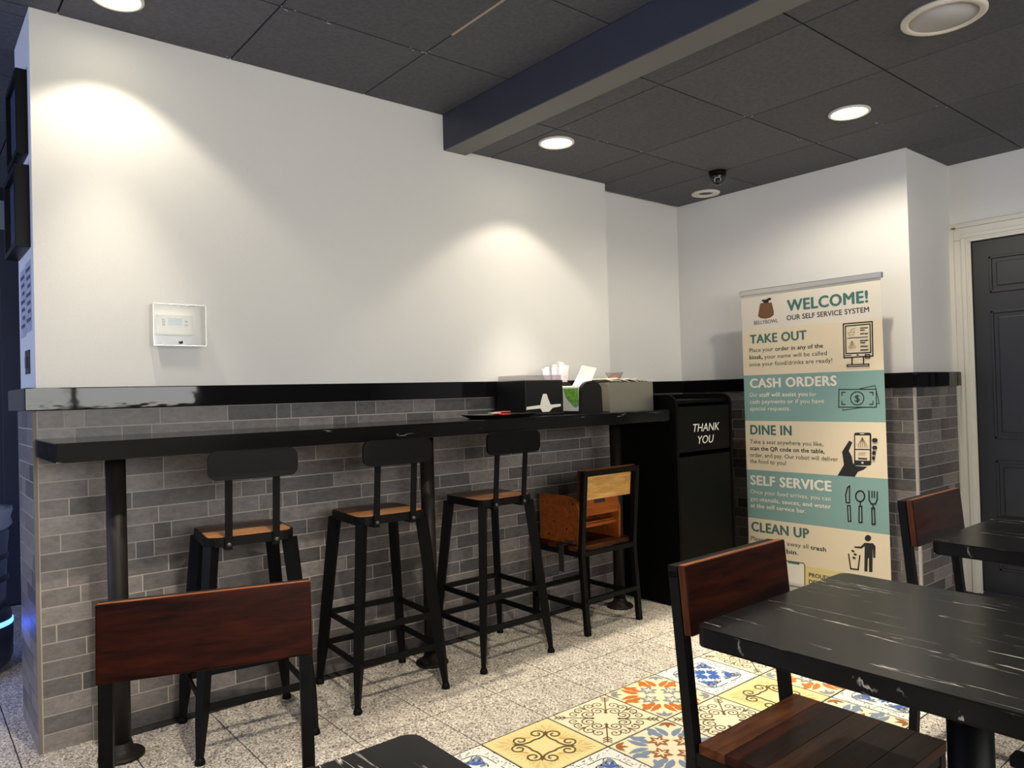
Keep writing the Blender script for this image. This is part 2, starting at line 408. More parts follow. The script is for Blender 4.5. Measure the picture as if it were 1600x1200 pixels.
PMESH = {k: pattern(k) for k in BASE}
# which printed tile lies where, by column (along the bar) and row (away from it)
LAY = {(-1, 0): 'blue', (0, 0): 'swirl', (1, 0): 'vine', (2, 0): 'orange', (3, 0): 'blue', (4, 0): 'vine', (5, 0): 'bluefloral',
       (-1, 1): 'orange', (0, 1): 'blue', (1, 1): 'bluefloral', (2, 1): 'vine', (3, 1): 'swirl', (4, 1): 'orange', (5, 1): 'blue',
       (-1, 2): 'vine', (0, 2): 'swirl', (1, 2): 'orange', (2, 2): 'blue', (3, 2): 'bluefloral', (4, 2): 'blue', (5, 2): 'swirl',
       (-2, 0): 'orange', (-2, 1): 'vine', (-2, 2): 'swirl', (-3, 0): 'vine', (-3, 1): 'swirl', (-3, 2): 'blue'}
TH = P/2-.0022
plain_tile = MB().box(-TH, TH, -TH, TH, -.0025, 0).use(TERR).data('floor_tile'); plain_tile.materials.append(TERR)
deco_mesh = {}
for k, m in BASE.items():
    me = MB().box(-TH+.0018, TH-.0018, -TH+.0018, TH-.0018, -.0025, 0).data('patterned_tile'); me.materials.append(m); deco_mesh[k] = me
# narrow tiles beside the bar wall are cut by it: only whole ones and cut pieces outside the walls are laid
for i in range(-8, 11):
    for j in range(-11, 8):
        cx, cy = OX+(i+.5)*P, OY-(j+.5)*P
        if cx+TH > XW3+.12 or cy < -4.2: continue
        if cy > .3 and cx > .32: continue
        if cy > -.0 and cx > .35 and cx < XW1: continue
        if cx < -1.1 or cy > 2.5 or cx < -.7 and cy > -1: continue
        k = LAY.get((i, j))
        if k:
            o = link(bpy.data.objects.new('patterned_tile', deco_mesh[k]), floor); o.location = (cx, cy, 0)
            q = link(bpy.data.objects.new('printed_pattern', PMESH[k]), o)
        else:
            o = link(bpy.data.objects.new('floor_tile', plain_tile), floor); o.location = (cx, cy, 0)

# ------------------------------------------------------------------ the setting: ceiling
ceil = MB().box(-3.2, 1.80, -5.7, 3.2, H1+.012, H1+.1).build('ceiling', CEILSLOT, kind='structure')
ceil2 = MB().box(1.80, 4.4, -5.7, .50, H2+.012, H2+.1).build('ceiling', CEILSLOT, kind='structure')
def ctile(x0, x1, y0, y1, z, par):
    g = .003
    if x1-x0 < .03 or y1-y0 < .03: return
    MB().box(x0+g, x1-g, y0+g, y1-g, z, z+.014, bev=.002).build('ceiling_panel', CEIL, par)
def spans(a, b, o, p):
    k = math.floor((a-o)/p); out = []
    while o+k*p < b:
        lo, hi = max(a, o+k*p), min(b, o+(k+1)*p)
        if hi-lo > .02: out.append((lo, hi))
        k += 1
    return out
for x0, x1 in spans(-1.75, 1.723, .688, .603):
    for y0, y1 in spans(-2.4, 0, -.515, .603): ctile(x0, x1, y0, y1, H1, ceil)
for x0, x1 in spans(-1.75, .6, .688, .603):
    for y0, y1 in spans(0.0, 2.6, .088, .603):
        if x1 <= .0901 or y0 >= .43: ctile(x0, min(x1, .6), y0, y1, H1, ceil)
for x0, x1 in spans(1.861, XW3, 2.012, .614):
    for y0, y1 in spans(-3.6, .121, -.508, .61):
        if x0 < XW1 and y1 > 0:                       # cut round the end of the bar wall
            ctile(x0, min(x1, XW1), y0, min(y1, 0), H2, ceil2)
            if x1 > XW1: ctile(XW1, x1, y0, y1, H2, ceil2)
        elif x1 > XW2 and y1 > YCOL:                  # cut round the column
            ctile(x0, min(x1, XW2), y0, y1, H2, ceil2) if x0 < XW2 else None
            if y0 < YCOL: ctile(max(x0, XW2), x1, y0, YCOL, H2, ceil2)
        else: ctile(x0, x1, y0, y1, H2, ceil2)
# bare timber showing in a chipped ceiling joint
MB().box(1.286, 1.296, -1.45, -.70, H1-.0015, H1+.004).build('bare_joint_strip', mat('bare_strip', (.42, .33, .24), .7), ceil)
random.seed(21); chips = MB()
for cx_, cy_, z_ in ((.69, -.52, H1), (1.29, -.52, H1), (.69, -.03, H1), (1.20, -.5, H1), (.85, -.51, H1), (2.63, -.51, H2), (2.64, -1.12, H2), (3.25, -1.12, H2), (3.24, -1.7, H2), (2.02, -.55, H2), (3.2, -1.45, H2), (2.3, -.51, H2), (3.1, -1.1, H2)):
    for k in range(3):
        x_, y_ = cx_+random.gauss(0, .03), cy_+random.gauss(0, .012); r_ = random.uniform(.002, .006); a_ = random.uniform(0, 3)
        chips.poly([(x_+r_*random.uniform(.5, 1.3)*math.cos(a_+t*1.26)*(2 if k == 0 else 1), y_+r_*.6*math.sin(a_+t*1.26), z_-.0008) for t in range(5)])
chips.build('paint_chips', mat('chipped_paint', (.55, .53, .5), .8), ceil, kind='stuff')
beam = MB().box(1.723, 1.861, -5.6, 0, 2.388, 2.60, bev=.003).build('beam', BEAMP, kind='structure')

MB().box(1.727, 1.857, -5.6, 0, 2.3868, 2.3885).build('beam_underside', mat('beam_underside_bounce_grey', (.155, .153, .15), .6), beam)  # grey underside, its colour lightened for light bounced off wall and floor
# ------------------------------------------------------------------ the setting: walls
BH, BP = 1.165, .0613      # height of the tiled part, one course of tiles
random.seed(11)
unit = {}
def brick_run(par, org, du, nrm, length, z0, z1, seed):
    """strip tiles laid in courses on a wall face: org at floor, du along, nrm outwards"""
    rnd = random.Random(seed); org, du, nrm = Vector(org), Vector(du), Vector(nrm)
    n = round((z1-z0)/BP); ph = (z1-z0)/n; J = .0042
    for r in range(n):
        x = 0
        while x < length-.001:
            L_ = rnd.choice((.062, .10, .12, .15, .18, .20, .20, .25, .25, .30, .30))
            if x == 0 and rnd.random() < .5: L_ *= .45
            if length-(x+L_) < .05: L_ = length-x
            key = round(L_, 3)
            if key not in unit:
                a = key-J
                me = MB().box(-a/2, a/2, -.004, .004, -(ph-J)/2, (ph-J)/2).data('brick'); me.materials.append(BRICK); unit[key] = me
            o = link(bpy.data.objects.new('brick', unit[key]), par)
            c = org + du*(x+L_/2) + nrm*.0065 + Vector((0, 0, z0+ph*(r+.5)))
            o.location = c; o.rotation_euler = (0, 0, math.atan2(du.y, du.x))
            x += L_
wall_back = MB().box(0, 1.80, 0, .40, 0, H1+.012).box(1.80, XW1, 0, .40, 0, H2+.012).build('wall_back', WALL, kind='structure')
MB().box(-.0108, XW1+.002, -.0108, .402, 0, BH).build('grout_bed', GROUT, wall_back)
brick_run(wall_back, (0, -.002, 0), (1, 0, 0), (0, -1, 0), XW1, 0, BH, 3)
brick_run(wall_back, (-.002, .40, 0), (0, -1, 0), (-1, 0, 0), .40, 0, BH, 4)
MB().box(-.0135, -.002, -.0135, -.002, 0, BH).build('corner_trim', mat('corner_trim', (.17, .15, .125), .6), wall_back)
wall_rec = MB().box(XW1-.3, XW2, YREC, YREC+.1, 0, H2+.012).build('wall_recess', WALL, kind='structure')
wall_right = MB().box(XW2, XW3+.1, YCOL, YREC+.1, 0, H2+.012).build('wall_right', WALL, kind='structure')
MB().box(XW1, XW2-.0108, YREC-.0108, YREC, 0, BH).build('grout_bed', GROUT, wall_rec)
MB().box(XW2-.0108, XW3, YCOL-.0108, YREC, 0, BH).build('grout_bed', GROUT, wall_right)
brick_run(wall_rec, (XW1, YREC-.002, 0), (1, 0, 0), (0, -1, 0), XW2-XW1-.01, 0, BH, 5)
brick_run(wall_right, (XW2-.002, YREC-.012, 0), (0, -1, 0), (-1, 0, 0), YREC-YCOL-.012, 0, BH, 6)
brick_run(wall_right, (XW2, YCOL-.002, 0), (1, 0, 0), (0, -1, 0), XW3-XW2, 0, BH, 7)
# polished black ledge running round the tops of the tiled parts
LZ0, LZ1, LP = 1.167, 1.245, .038
t1 = MB().box(-LP, XW1+.003, -LP, 0, LZ0, LZ1, bev=.003).box(-LP, 0, 0, .44, LZ0, LZ1, bev=.003).build('trim_1', LEDGE, kind='structure')
t2 = MB().box(XW1+.003, XW2-LP, YREC-LP, YREC, LZ0-.012, LZ1-.012, bev=.003).box(XW2-LP, XW2, YCOL-LP, YREC, LZ0-.012, LZ1-.012, bev=.003).box(XW2, XW3-.02, YCOL-LP, YCOL, LZ0-.012, LZ1-.012, bev=.003).build('trim_2', LEDGE, kind='structure')

# door wall with the grey panelled door
DY0, DY1, DZ = -1.455, -2.37, 1.975
wd = MB().box(XW3, XW3+.1, DY0, YCOL+.05, 0, H2+.02).box(XW3, XW3+.1, DY1, DY0, DZ, H2+.02).box(XW3, XW3+.1, -5.7, DY1, 0, H2+.02).build('wall_door', WALL, kind='structure')
CASE = mat('door_casing_paint', (.60, .585, .53), .35)
cas = MB()
for k, (o0, o1, th) in enumerate(((.0, .098, .014), (.004, .030, .024), (.066, .088, .020), (.094, .112, .010))):
    cas.box(XW3-th, XW3, DY0-.0+.103-o1, DY0+.103-o0, 0, DZ+.092-o1-.0004, bev=.003)
    cas.box(XW3-th, XW3, DY1-.103+o0, DY1-.103+o1, 0, DZ+.092-o1-.0004, bev=.003)
    cas.box(XW3-th, XW3, DY1-.103+o0, DY0+.103-o0, DZ+.092-o1, DZ+.092-o0, bev=.003)
cas.build('trim_3', CASE, kind='structure')
MB().box(XW3-.028, XW3-.0235, -1.395, -1.376, 2.034, 2.044).build('trim_4', mat('door_sensor_plate', (.12, .11, .1), .4), kind='structure')
DOORP = mat('door_paint', (.014, .0145, .0155), .45, var=.06, scale=30)
door = MB().box(XW3+.012, XW3+.05, DY1, DY0, .01, DZ).build('door_1', DOORP, kind='structure')
for z0, z1 in ((1.66, 1.86), (.86, 1.56), (.14, .74)):
    for y0 in (DY0-.09, DY0-.09-.40):
        pm = MB()
        pm.box(XW3+.004, XW3+.013, y0-.335, y0, z1-.014, z1, bev=.003).box(XW3+.004, XW3+.013, y0-.335, y0, z0, z0+.014, bev=.003)
        pm.box(XW3+.004, XW3+.013, y0-.014, y0, z0, z1, bev=.003).box(XW3+.004, XW3+.013, y0-.335, y0-.321, z0, z1, bev=.003)
        pm.box(XW3+.006, XW3+.013, y0-.300, y0-.035, z0+.035, z1-.035, bev=.005)
        pm.build('panel', DOORP, door)
MB().lathe([(0, -.06), (.026, -.052), (.028, -.035), (.012, -.02), (.012, 0), (.03, 0)], (XW3+.012, DY1+.07, .98), 20, 'X').build('knob', ALU, door)

# walls out of view that close the room: shop windows behind and left of the camera
FW = mat('far_wall_paint', (.50, .47, .42), .7)
def window_wall(name, wname, axis, pos, a0, a1, w0, w1, z0, z1, lo, hi, sgn):
    def b_(mb, s0, s1, z_0, z_1, d0=0, d1=.1):
        if axis == 'Y': mb.box(s0, s1, pos+sgn*d0, pos+sgn*d1, z_0, z_1) if sgn > 0 else mb.box(s0, s1, pos+sgn*d1, pos+sgn*d0, z_0, z_1)
        else: mb.box(pos-d1, pos-d0, s0, s1, z_0, z_1)
        return mb
    m = MB(); b_(m, a0, w0, lo, hi); b_(m, w1, a1, lo, hi); b_(m, w0, w1, lo, z0); b_(m, w0, w1, z1, hi)
    wl = m.build(name, FW, kind='structure')
    wn = bpy.data.objects.new(wname, None); link(wn); wn['kind'] = 'structure'
    n = 3
    for k in range(n):
        s0, s1 = w0+(w1-w0)*k/n, w0+(w1-w0)*(k+1)/n
        b_(MB(), s0+.03, s1-.03, z0+.03, z1-.03, .045, .051).build('pane', GLASS, wn)
        f = MB(); b_(f, s0, s0+.03, z0, z1, .02, .08); b_(f, s1-.03, s1, z0, z1, .02, .08); b_(f, s0, s1, z0, z0+.03, .02, .08); b_(f, s0, s1, z1-.03, z1, .02, .08)
        f.build('window_frame', BLACK, wn)
window_wall('wall_front', 'window_1', 'Y', -5.5, -3.1, 4.3, -1.40, 2.20, 1.13, 2.25, 0, H1+.02, -1)
window_wall('wall_left', 'window_2', 'X', -3.0, -5.5, 3.1, -1.0, 2.6, .45, 2.25, 0, H1+.02, -1)
# the end of the passage beyond the bar wall
PD = mat('passage_door_paint', (.028, .033, .055), .5)
wf = MB().box(-3.1, 3.0, 3.0, 3.1, 0, H1+.02).build('wall_passage', mat('passage_wall_paint', (.34, .34, .37), .7), kind='structure')
MB().box(.55, .65, .40, 3.0, 0, H1+.02).build('wall_inner', mat('passage_wall_paint', (.3, .3, .3), .7), kind='structure')
dp = MB().box(.115, .36, 2.35, 2.45, 0, 2.25, bev=.004).build('door_2', PD, kind='structure')
MB().box(.10, .115, 2.36, 2.44, 0, 2.25).build('door_stile', PD, dp)
MB().box(-.9, .10, 2.42, 2.5, 0, .98, bev=.004).build('wall_counter_front', mat('dark_cabinet', (.016, .015, .02), .6), kind='structure')
# ------------------------------------------------------------------ downlights
def downlight(loc, r, label, lit=True, power=1, cone=106, blend=.30, core=52, tilt=.09):
    o = thing('downlight', label, 'ceiling light', loc, 0, 'round recessed ceiling lights')
    MB().lathe([(r, .000), (r*1.0, -.006), (r*.93, -.010), (r*.86, -.008), (r*.83, .0)], n=40).build('trim_ring', mat('trim_ring', (.72, .70, .62), .45), o)
    MB().lathe([(0, -.0035), (r*.80, -.0035), (r*.84, -.001)], n=40).build('lens', mat('lamp_lens', (1, .93, .66), .5, emit=5.5) if lit else WHITE, o)
    if lit:
        l = bpy.data.lights.new('lamp', 'SPOT'); l.energy = SPOT_W*power; l.color = SPOT_COL; l.spot_size = math.radians(cone); l.spot_blend = blend; l.shadow_soft_size = .035
        q = bpy.data.objects.new('lamp', l); link(q, o); q.location = (0, 0, -.014)
        if core:                                # the fitting throws most of its light straight down
            l2 = bpy.data.lights.new('lamp_core', 'SPOT'); l2.energy = core; l2.color = SPOT_COL; l2.spot_size = math.radians(62); l2.spot_blend = .9; l2.shadow_soft_size = .035
            q = bpy.data.objects.new('lamp_core', l2); link(q, o); q.location = (0, 0, -.014); q.rotation_euler = (-tilt, 0, 0)
    return o
downlight((2.135, -.375, H2), .088, 'lit round downlight close to the bar wall, just right of the ceiling beam', core=85)
downlight((2.95, -1.43, H2), .088, 'lit round downlight in the ceiling to the right of the security camera', power=2.4, cone=166, blend=.4, core=105, tilt=-.0)
downlight((.225, -.245, H1), .085, 'downlight at the top left edge lighting the wall above the thermostat', core=40)
for x, y, z, pw, lb in ((.35, -2.0, H1, 10, 'lit round downlight above the table at the bottom edge, out of view'), (-1.2, -1.5, H1, 6, 'lit round downlight left of the camera, out of view'),
                        (-.2, -4.0, H1, 6, 'lit round downlight behind the camera, out of view'), (2.4, -3.4, H2, 1.5, 'lit round downlight right of the camera, out of view')):
    downlight((x, y, z), .088, lb, power=pw, cone=110, blend=.3, core=25, tilt=0)

# ------------------------------------------------------------------ bar counter
CF, CZ = -.45, 1.070
ct = thing('bar_counter', 'long black marbled bar counter fixed along the tiled wall', 'counter', (0, 0, 0))
MB().box(-.008, 2.850, CF, -.0165, CZ-.060, CZ, bev=.003).build('counter_top', MARB_X, ct)
PIPE = mat('rusty_pipe', (.014, .011, .0095), .5, .1, spec=.25, var=.45, scale=14, bump=.2, bscale=60, stretch=(1, 1, .35))
for px in (.197, 1.440, 2.665):
    pp = MB().lathe([(.031, 0), (.031, CZ-.060)], (px, -.215, 0), 24).build('post', PIPE, ct)
    MB().lathe([(.072, 0), (.072, .008), (.066, .014), (.045, .018), (.040, .030), (.036, .034), (.033, .05)], (px, -.215, 0), 28).build('flange', PIPE, pp)

# ------------------------------------------------------------------ bar stools
def make_stool():
    t = thing('bar_stool', '', 'stool')
    SZ = .722; hw = .15
    o2 = rrect(0, 0, .30, .30, .045, 4)
    fr = MB(); n = len(o2); o3 = rrect(0, 0, .284, .284, .038, 4)
    for z0, z1, pr, pi in ((SZ-.034, SZ-.002, o2, o3),):
        for i in range(n):
            j = (i+1) % n
            for q in (((*pr[i], z0), (*pr[j], z0), (*pr[j], z1), (*pr[i], z1)), ((*pi[i], z0), (*pi[i], z1), (*pi[j], z1), (*pi[j], z0)),
                      ((*pr[i], z1), (*pr[j], z1), (*pi[j], z1), (*pi[i], z1)), ((*pr[i], z0), (*pi[i], z0), (*pi[j], z0), (*pr[j], z0))):
                fr.poly(q)
    bmesh.ops.remove_doubles(fr.bm, verts=fr.bm.verts, dist=1e-5)
    fr.build('seat_frame', BLACK, t)
    ys = [-.142, -.088, -.010, .062, .142]
    for k, (a, b, m) in enumerate(zip(ys, ys[1:], (WOODL, WOODL, WOODM, WOODM))):
        pts = []
        c = .030
        x = .1415
        if k == 0: pts = [(-x+c, a), (x-c, a), (x-.008, a+.014), (x, a+c), (x, b-.0015), (-x, b-.0015), (-x, a+c), (-x+.008, a+.014)]
        elif k == 3: pts = [(-x, a), (x, a), (x, b-c), (x-.008, b-.014), (x-c, b), (-x+c, b), (-x+.008, b-.014), (-x, b-c)]
        else: pts = [(-x, a), (x, a), (x, b-.0015), (-x, b-.0015)]
        MB().prism([(px, py, SZ-.016) for px, py in pts], (0, 0, .016)).build('seat_plank', m, t)
    for sx in (-1, 1):
        for sy in (-1, 1):
            top, bot = Vector((sx*.131, sy*.131, SZ-.03)), Vector((sx*.190, sy*.190, .018))
            mid = top.lerp(bot, .80)
            lg = MB().bar(top, mid, .044, .032, .036, .028, ref=(sx, -sy, 0)).bar(mid, bot, .036, .028, .019, .017, ref=(sx, -sy, 0)).build('leg', BLACK, t)
            MB().lathe([(.012, .022), (.014, .016), (.017, .010), (.017, 0)], (sx*.190, sy*.190, 0), 14).build('foot_cap', BLACK, lg)
    def lp(z): k = (SZ-.03-z)/(SZ-.048); return .131+.059*k
    for z in (.295, .170):
        q = lp(z)-.006
        for a, b in (((-q, -q), (q, -q)), ((-q, q), (q, q)), ((-q, -q), (-q, q)), ((q, -q), (q, q))):
            MB().bar((*a, z), (*b, z), .007, .024).build('foot_rail', BLACK, t)
    for sx in (-1, 1):
        s_ = MB().bar((sx*.079, -.156, SZ-.045), (sx*.079, -.186, .985), .024, .006, ref=(0, 1, 0)).bar((sx*.079, -.156, SZ-.042), (sx*.079, -.10, SZ-.042), .022, .006).build('back_strap', BLACK, t)
        MB().lathe([(.007, 0), (.007, .005), (.004, .007), (0, .007)][::-1], (sx*.079, -.168, SZ-.025), 10, 'Y').build('bolt', mat('bolt_steel', (.09, .09, .09), .4, .6), s_)
    a = rrect(0, 0, .296, .098, .030, 5)
    MB().prism([(x, -.192-.004*math.cos(x/.148*1.4), .967+z) for x, z in a], (0, -.012, 0)).build('backrest', BLACK, t)
    return t
st = make_stool()
SLAB = ('black metal bar stool with plank seat, closest to the left end of the bar', 'black metal bar stool standing in front of the middle counter post', 'black metal bar stool standing next to the chair with the booster seat')
for k, (x, y, r) in enumerate(((.592, -.295, -8), (1.147, -.288, -4), (1.725, -.285, -1))):
    o = st if k == 0 else copy_tree(st)
    o.location = (x, y, 0); o.rotation_euler = (0, 0, math.radians(r)); tag(o, SLAB[k], 'stool', 'bar stools at the counter')

# ------------------------------------------------------------------ dining chairs
def make_chair():
    t = thing('dining_chair', '', 'chair')
    lx = .1875; tb = .025
    for sx in (-1, 1):
        MB().bar((sx*lx, -.205, 0), (sx*lx, -.178, .386), tb, tb).bar((sx*lx, -.178, .386), (sx*lx, -.212, .780), tb, tb).build('rear_leg', BLACK, t)
        MB().bar((sx*lx, .168, 0), (sx*lx, .168, .398), tb, tb).build('front_leg', BLACK, t)
        MB().bar((sx*lx, -.198, .135), (sx*lx, .168, .135), .02, .02).build('stretcher', BLACK, t)
        MB().bar((sx*lx, -.178, .386), (sx*lx, .168, .386), .022, .024).build('seat_rail', BLACK, t)
    MB().bar((-lx, -.2, .165), (lx, -.2, .165), .02, .02).build('stretcher', BLACK, t)
    MB().bar((-lx, .168, .165), (lx, .168, .165), .02, .02).build('stretcher', BLACK, t)
    for y in (-.178, .168): MB().bar((-lx, y, .386), (lx, y, .386), .022, .024).build('seat_rail', BLACK, t)
    MB().bar((-lx-.0125, -.212, .780), (lx+.0125, -.212, .780), tb, tb).build('top_rail', BLACK, t)
    ys = [-.160, -.095, -.010, .055, .125, .185]
    for k, (a, b) in enumerate(zip(ys, ys[1:])):
        MB().box(-.195, .195, a+.0002, b-.0002, .398, .420, bev=.0012).build('seat_plank', (WOODL2, WOODD, WOODL3, WOODD, WOODD)[k], t)
    rx = Matrix.Translation((0, -.1985, .795)) @ Matrix.Rotation(math.radians(4.9), 4, 'X')
    p = MB().box(-.200, .200, 0, .021, -.150, 0, bev=.003, mtx=rx).build('back_panel', WOODD, t)
    MB().box(-.198, .198, .002, .019, 0, .0008, mtx=rx).build('panel_edge', WOODE, p)
    for a, b in ((-.2006, -.1995), (.1995, .2006)): MB().box(a, b, .002, .019, -.148, -.001, mtx=rx).build('panel_side', WOODS, p)
    MB().box(-.165, .165, -.0012, .0, -.148, -.002, mtx=rx).build('panel_rear', WOODY, p)
    return t
WOODL2 = mat_wood('wood_brown', (.030, .009, .004), (.10, .034, .012), .32, 'X')
WOODL3 = mat_wood('wood_brown_warm', (.028, .009, .004), (.085, .03, .011), .32, 'X')
WOODS = mat_wood('wood_side', (.03, .009, .0035), (.085, .028, .011), .35, 'Z')
ch = make_chair()
CLAB = ('mahogany panel dining chair in the left foreground, in front of the bar wall', 'mahogany panel dining chair tucked under the nearest table on the right', 'mahogany panel dining chair pushed up to the table beside the grey door', 'dining chair beside the black bin with a wooden booster seat on it')
for k, (x, y, r) in enumerate(((.050, -1.624, 161), (1.138, -2.176, 180), (2.365, -2.143, 180), (2.375, -.235, 0))):
    o = ch if k == 0 else copy_tree(ch)
    o.location = (x, y, 0); o.rotation_euler = (0, 0, math.radians(r)); tag(o, CLAB[k], 'chair', 'metal framed dining chairs')

# booster seat on the chair by the bin
bx, by, bz = 2.375, -.235, .4203
bo = thing('booster_seat', 'orange wooden booster seat with black strap on the chair by the bin', 'booster seat', (bx, by, bz))
for sx in (-1, 1):
    x0 = sx*.138
    pr = [(x0, -.125, 0), (x0, .16, 0), (x0, .16, .235), (x0, -.05, .235), (x0, -.105, .225), (x0, -.13, .16)]
    MB().prism(pr, (sx*.014, 0, 0)).build('side_panel', WOODO, bo)
    for y, z in ((-.09, .20), (-.04, .07), (.05, .10), (.09, .03)):
        MB().lathe([(.006, 0), (.005, .002), (0, .003)], (sx*.152, y, z), 8, 'X').build('screw', ALU, bo)
MB().box(-.138, .138, -.128, -.110, .135, .245, bev=.004).build('back_board', WOODO, bo)
MB().box(-.04, .04, -.1295, -.1275, .195, .222, bev=.0005).build('hand_slot', BLACKM, bo)
MB().box(-.138, .138, -.11, .15, .075, .090).build('seat_board', WOODO, bo)
MB().box(-.138, .138, -.10, -.085, .090, .1, bev=.002).build('crossbar', WOODO, bo)
STRAP = mat('black_webbing', (.01, .01, .01), .8)
MB().box(-.21, -.153, -.075, -.040, .0005, .004).box(-.212, -.208, -.075, -.040, -.13, .004).build('strap', STRAP, bo)
MB().box(-.178, -.155, -.115, -.055, .004, .018, bev=.003).build('buckle', mat('buckle_plastic', (.03, .03, .032), .35), bo)

# ------------------------------------------------------------------ tables
def make_table():
    t = thing('dining_table', '', 'table')
    MB().prism([(x, y, .677) for x, y in rrect(0, 0, .60, .76, .022, 4)], (0, 0, .038)).build('table_top', MARB_Y, t)
    for q in ((-.3008, -.30, -.357, .357), (.30, .3008, -.357, .357), (-.277, .277, -.3808, -.38), (-.277, .277, .38, .3808)): MB().box(*q, .681, .711).build('edge_band', MARB_E, t)
    MB().lathe([(.038, .02), (.038, .667)], n=24).build('pedestal', BLACK, t)
    MB().box(-.16, .16, -.2, .2, .665, .6775).build('top_plate', BLACK, t)
    for a, b in (((-.24, 0), (.24, 0)), ((0, -.28), (0, .28))):
        MB().bar((*a, .018), (*b, .018), .06, .03).build('foot', BLACK, t)
    return t
tb = make_table()
TLAB = ('black marbled table in the right foreground with a chair tucked under its far end', 'black marbled table beside the grey door at the right edge', 'black marbled table whose corner shows at the bottom edge')
for k, (x, y) in enumerate(((1.132, -2.478), (2.262, -2.475), (-.122, -2.492))):
    o = tb if k == 0 else copy_tree(tb)
    o.location = (x, y, 0); tag(o, TLAB[k], 'table', 'black dining tables')

# ------------------------------------------------------------------ waste bin
bn = thing('waste_bin', 'tall black waste bin with a lettered push flap at the end of the bar', 'bin', (0, 0, 0))
BX0, BX1, BY0, BY1 = 2.868, 3.385, -.475, .02
BINM = mat('bin_laminate', (.002, .002, .002), .6, spec=.08); BINF = mat('bin_front', (.0030, .0030, .0028), .45, spec=.09)
for x0, x1 in ((BX0, BX0+.02), (BX1-.02, BX1)):
    pr = [(x0, BY0, .0), (x0, BY1, 0), (x0, BY1, 1.148)] + [(x0, BY0+.055-.055*math.sin(a), 1.093+.055*math.cos(a)) for a in [k*math.pi/16 for k in range(9)]]
    MB().prism(pr, (x1-x0, 0, 0)).build('side_panel', BINM, bn)
MB().box(BX0+.02, BX1-.02, BY1-.02, BY1, 0, 1.148).build('back_panel', BINM, bn)
MB().box(BX0+.02, BX1-.02, BY0+.02, BY1-.02, 1.10, 1.118).build('inner_top', BINM, bn)
MB().box(BX0+.02, BX1-.02, BY0+.05, BY1-.02, .0, .06).build('plinth', BINM, bn)
flap = MB().box(BX0+.022, BX1-.022, BY0+.004, BY0+.022, .832, 1.082, bev=.003).build('push_flap', BINF, bn)
MB().box(BX0+.022, BX1-.022, BY0+.004, BY0+.022, .06, .808, bev=.003).build('door', BINF, bn)

# ------------------------------------------------------------------ lettering
def text_data(txt, bold=0, shear=0, name='lettering'):
    c = bpy.data.curves.new('t', 'FONT'); c.body = txt; c.size = 1; c.shear = shear; c.resolution_u = 3; c.space_character = 1+bold*1.6
    o = bpy.data.objects.new('t', c); COL.objects.link(o)
    dg = bpy.context.evaluated_depsgraph_get(); dg.update()
    me = bpy.data.meshes.new_from_object(o.evaluated_get(dg)); me.name = name
    bpy.data.objects.remove(o); bpy.data.curves.remove(c)
    if bold:                                   # heavier strokes: the same letters set a hair apart
        src = bmesh.new(); src.from_mesh(me); out = bmesh.new()
        for k, (dx, dy) in enumerate(((-1, 0), (-.4, .5), (0, -.6), (.4, .5), (1, 0))):
            for f in src.faces: out.faces.new([out.verts.new((v.co.x+dx*bold, v.co.y+dy*bold, k*8e-5)) for v in f.verts])
        out.to_mesh(me); src.free(); out.free()
    return me
def place_text(txt, L2, R2, cap, m, parent, to3, bold=0, shear=0):
    """lettering between two points of a flat surface (its own 2D metres); to3 puts it on that surface"""
    me = text_data(txt, bold, shear); xs = [v.co.x for v in me.vertices]
    x0, x1 = min(xs), max(xs); dx, dy = R2[0]-L2[0], R2[1]-L2[1]
    sx = math.hypot(dx, dy)/(x1-x0); sy = cap/.70; a = math.atan2(dy, dx)
    for v in me.vertices:
        p = rot2(((v.co.x-x0)*sx, v.co.y*sy), a); v.co = to3(L2[0]+p[0], L2[1]+p[1])-Vector((0, v.co.z, 0))
    me.materials.append(m); o = bpy.data.objects.new('lettering', me); link(o, parent); return o
YF = BY0+.004
LET = mat('white_lettering', (.8, .79, .75), .5)
for s_, l, r, cap in (('THANK', (1083, 675), (1124, 670.5), 12.5), ('YOU', (1090.5, 693.5), (1115.5, 690.8), 12.5)):
    a, b, c = at(*l, y=YF), at(*r, y=YF), at(l[0], l[1]-cap, y=YF)
    place_text(s_, (a.x, a.z), (b.x, a.z), c.z-a.z, LET, flap, lambda x, z: Vector((x, YF-.0006, z)), .003, .22)

# ------------------------------------------------------------------ welcome banner
BNX = 3.50
bt = thing('roll_up_banner', 'tall cream and teal roll-up banner lettered WELCOME, in front of the back wall', 'banner', (BNX, -.92, 0), -math.pi/2)
def bl(u, v):
    p = at(u, v, x=BNX); return (-(p.y+.92), p.z)
TL, TR, BR = bl(1162, 461), bl(1381, 433), bl(1388, 905)
LX = (bl(1162, 461)[0]+bl(1166, 830)[0])/2; RX = (TR[0]+BR[0])/2; TOPZ = (TL[1]+TR[1])/2
def to3b(layer): return lambda x, z: Vector((x, -.0012-.0003*layer, z))
CREAM = mat('banner_cream', (.72, .62, .45), .55); HEAD = mat('banner_white', (.68, .635, .56), .55); TEAL = mat('banner_teal', (.20, .34, .32), .55)
YEL = mat('banner_yellow', (.68, .56, .24), .55); INK = mat('banner_ink', (.012, .012, .013), .6); DTEAL = mat('banner_teal_ink', (.05, .15, .13), .6); BWH = mat('banner_light_ink', (.78, .73, .63), .6)
BRN = mat('banner_brown', (.16, .075, .03), .6)
zs = [TOPZ]+[bl((1164+1382)/2, (a+b)/2)[1] for a, b in ((515.3, 497), (586.4, 578.2), (657.3, 660), (732, 749), (806.8, 835.5), (868, 905))]+[.075]
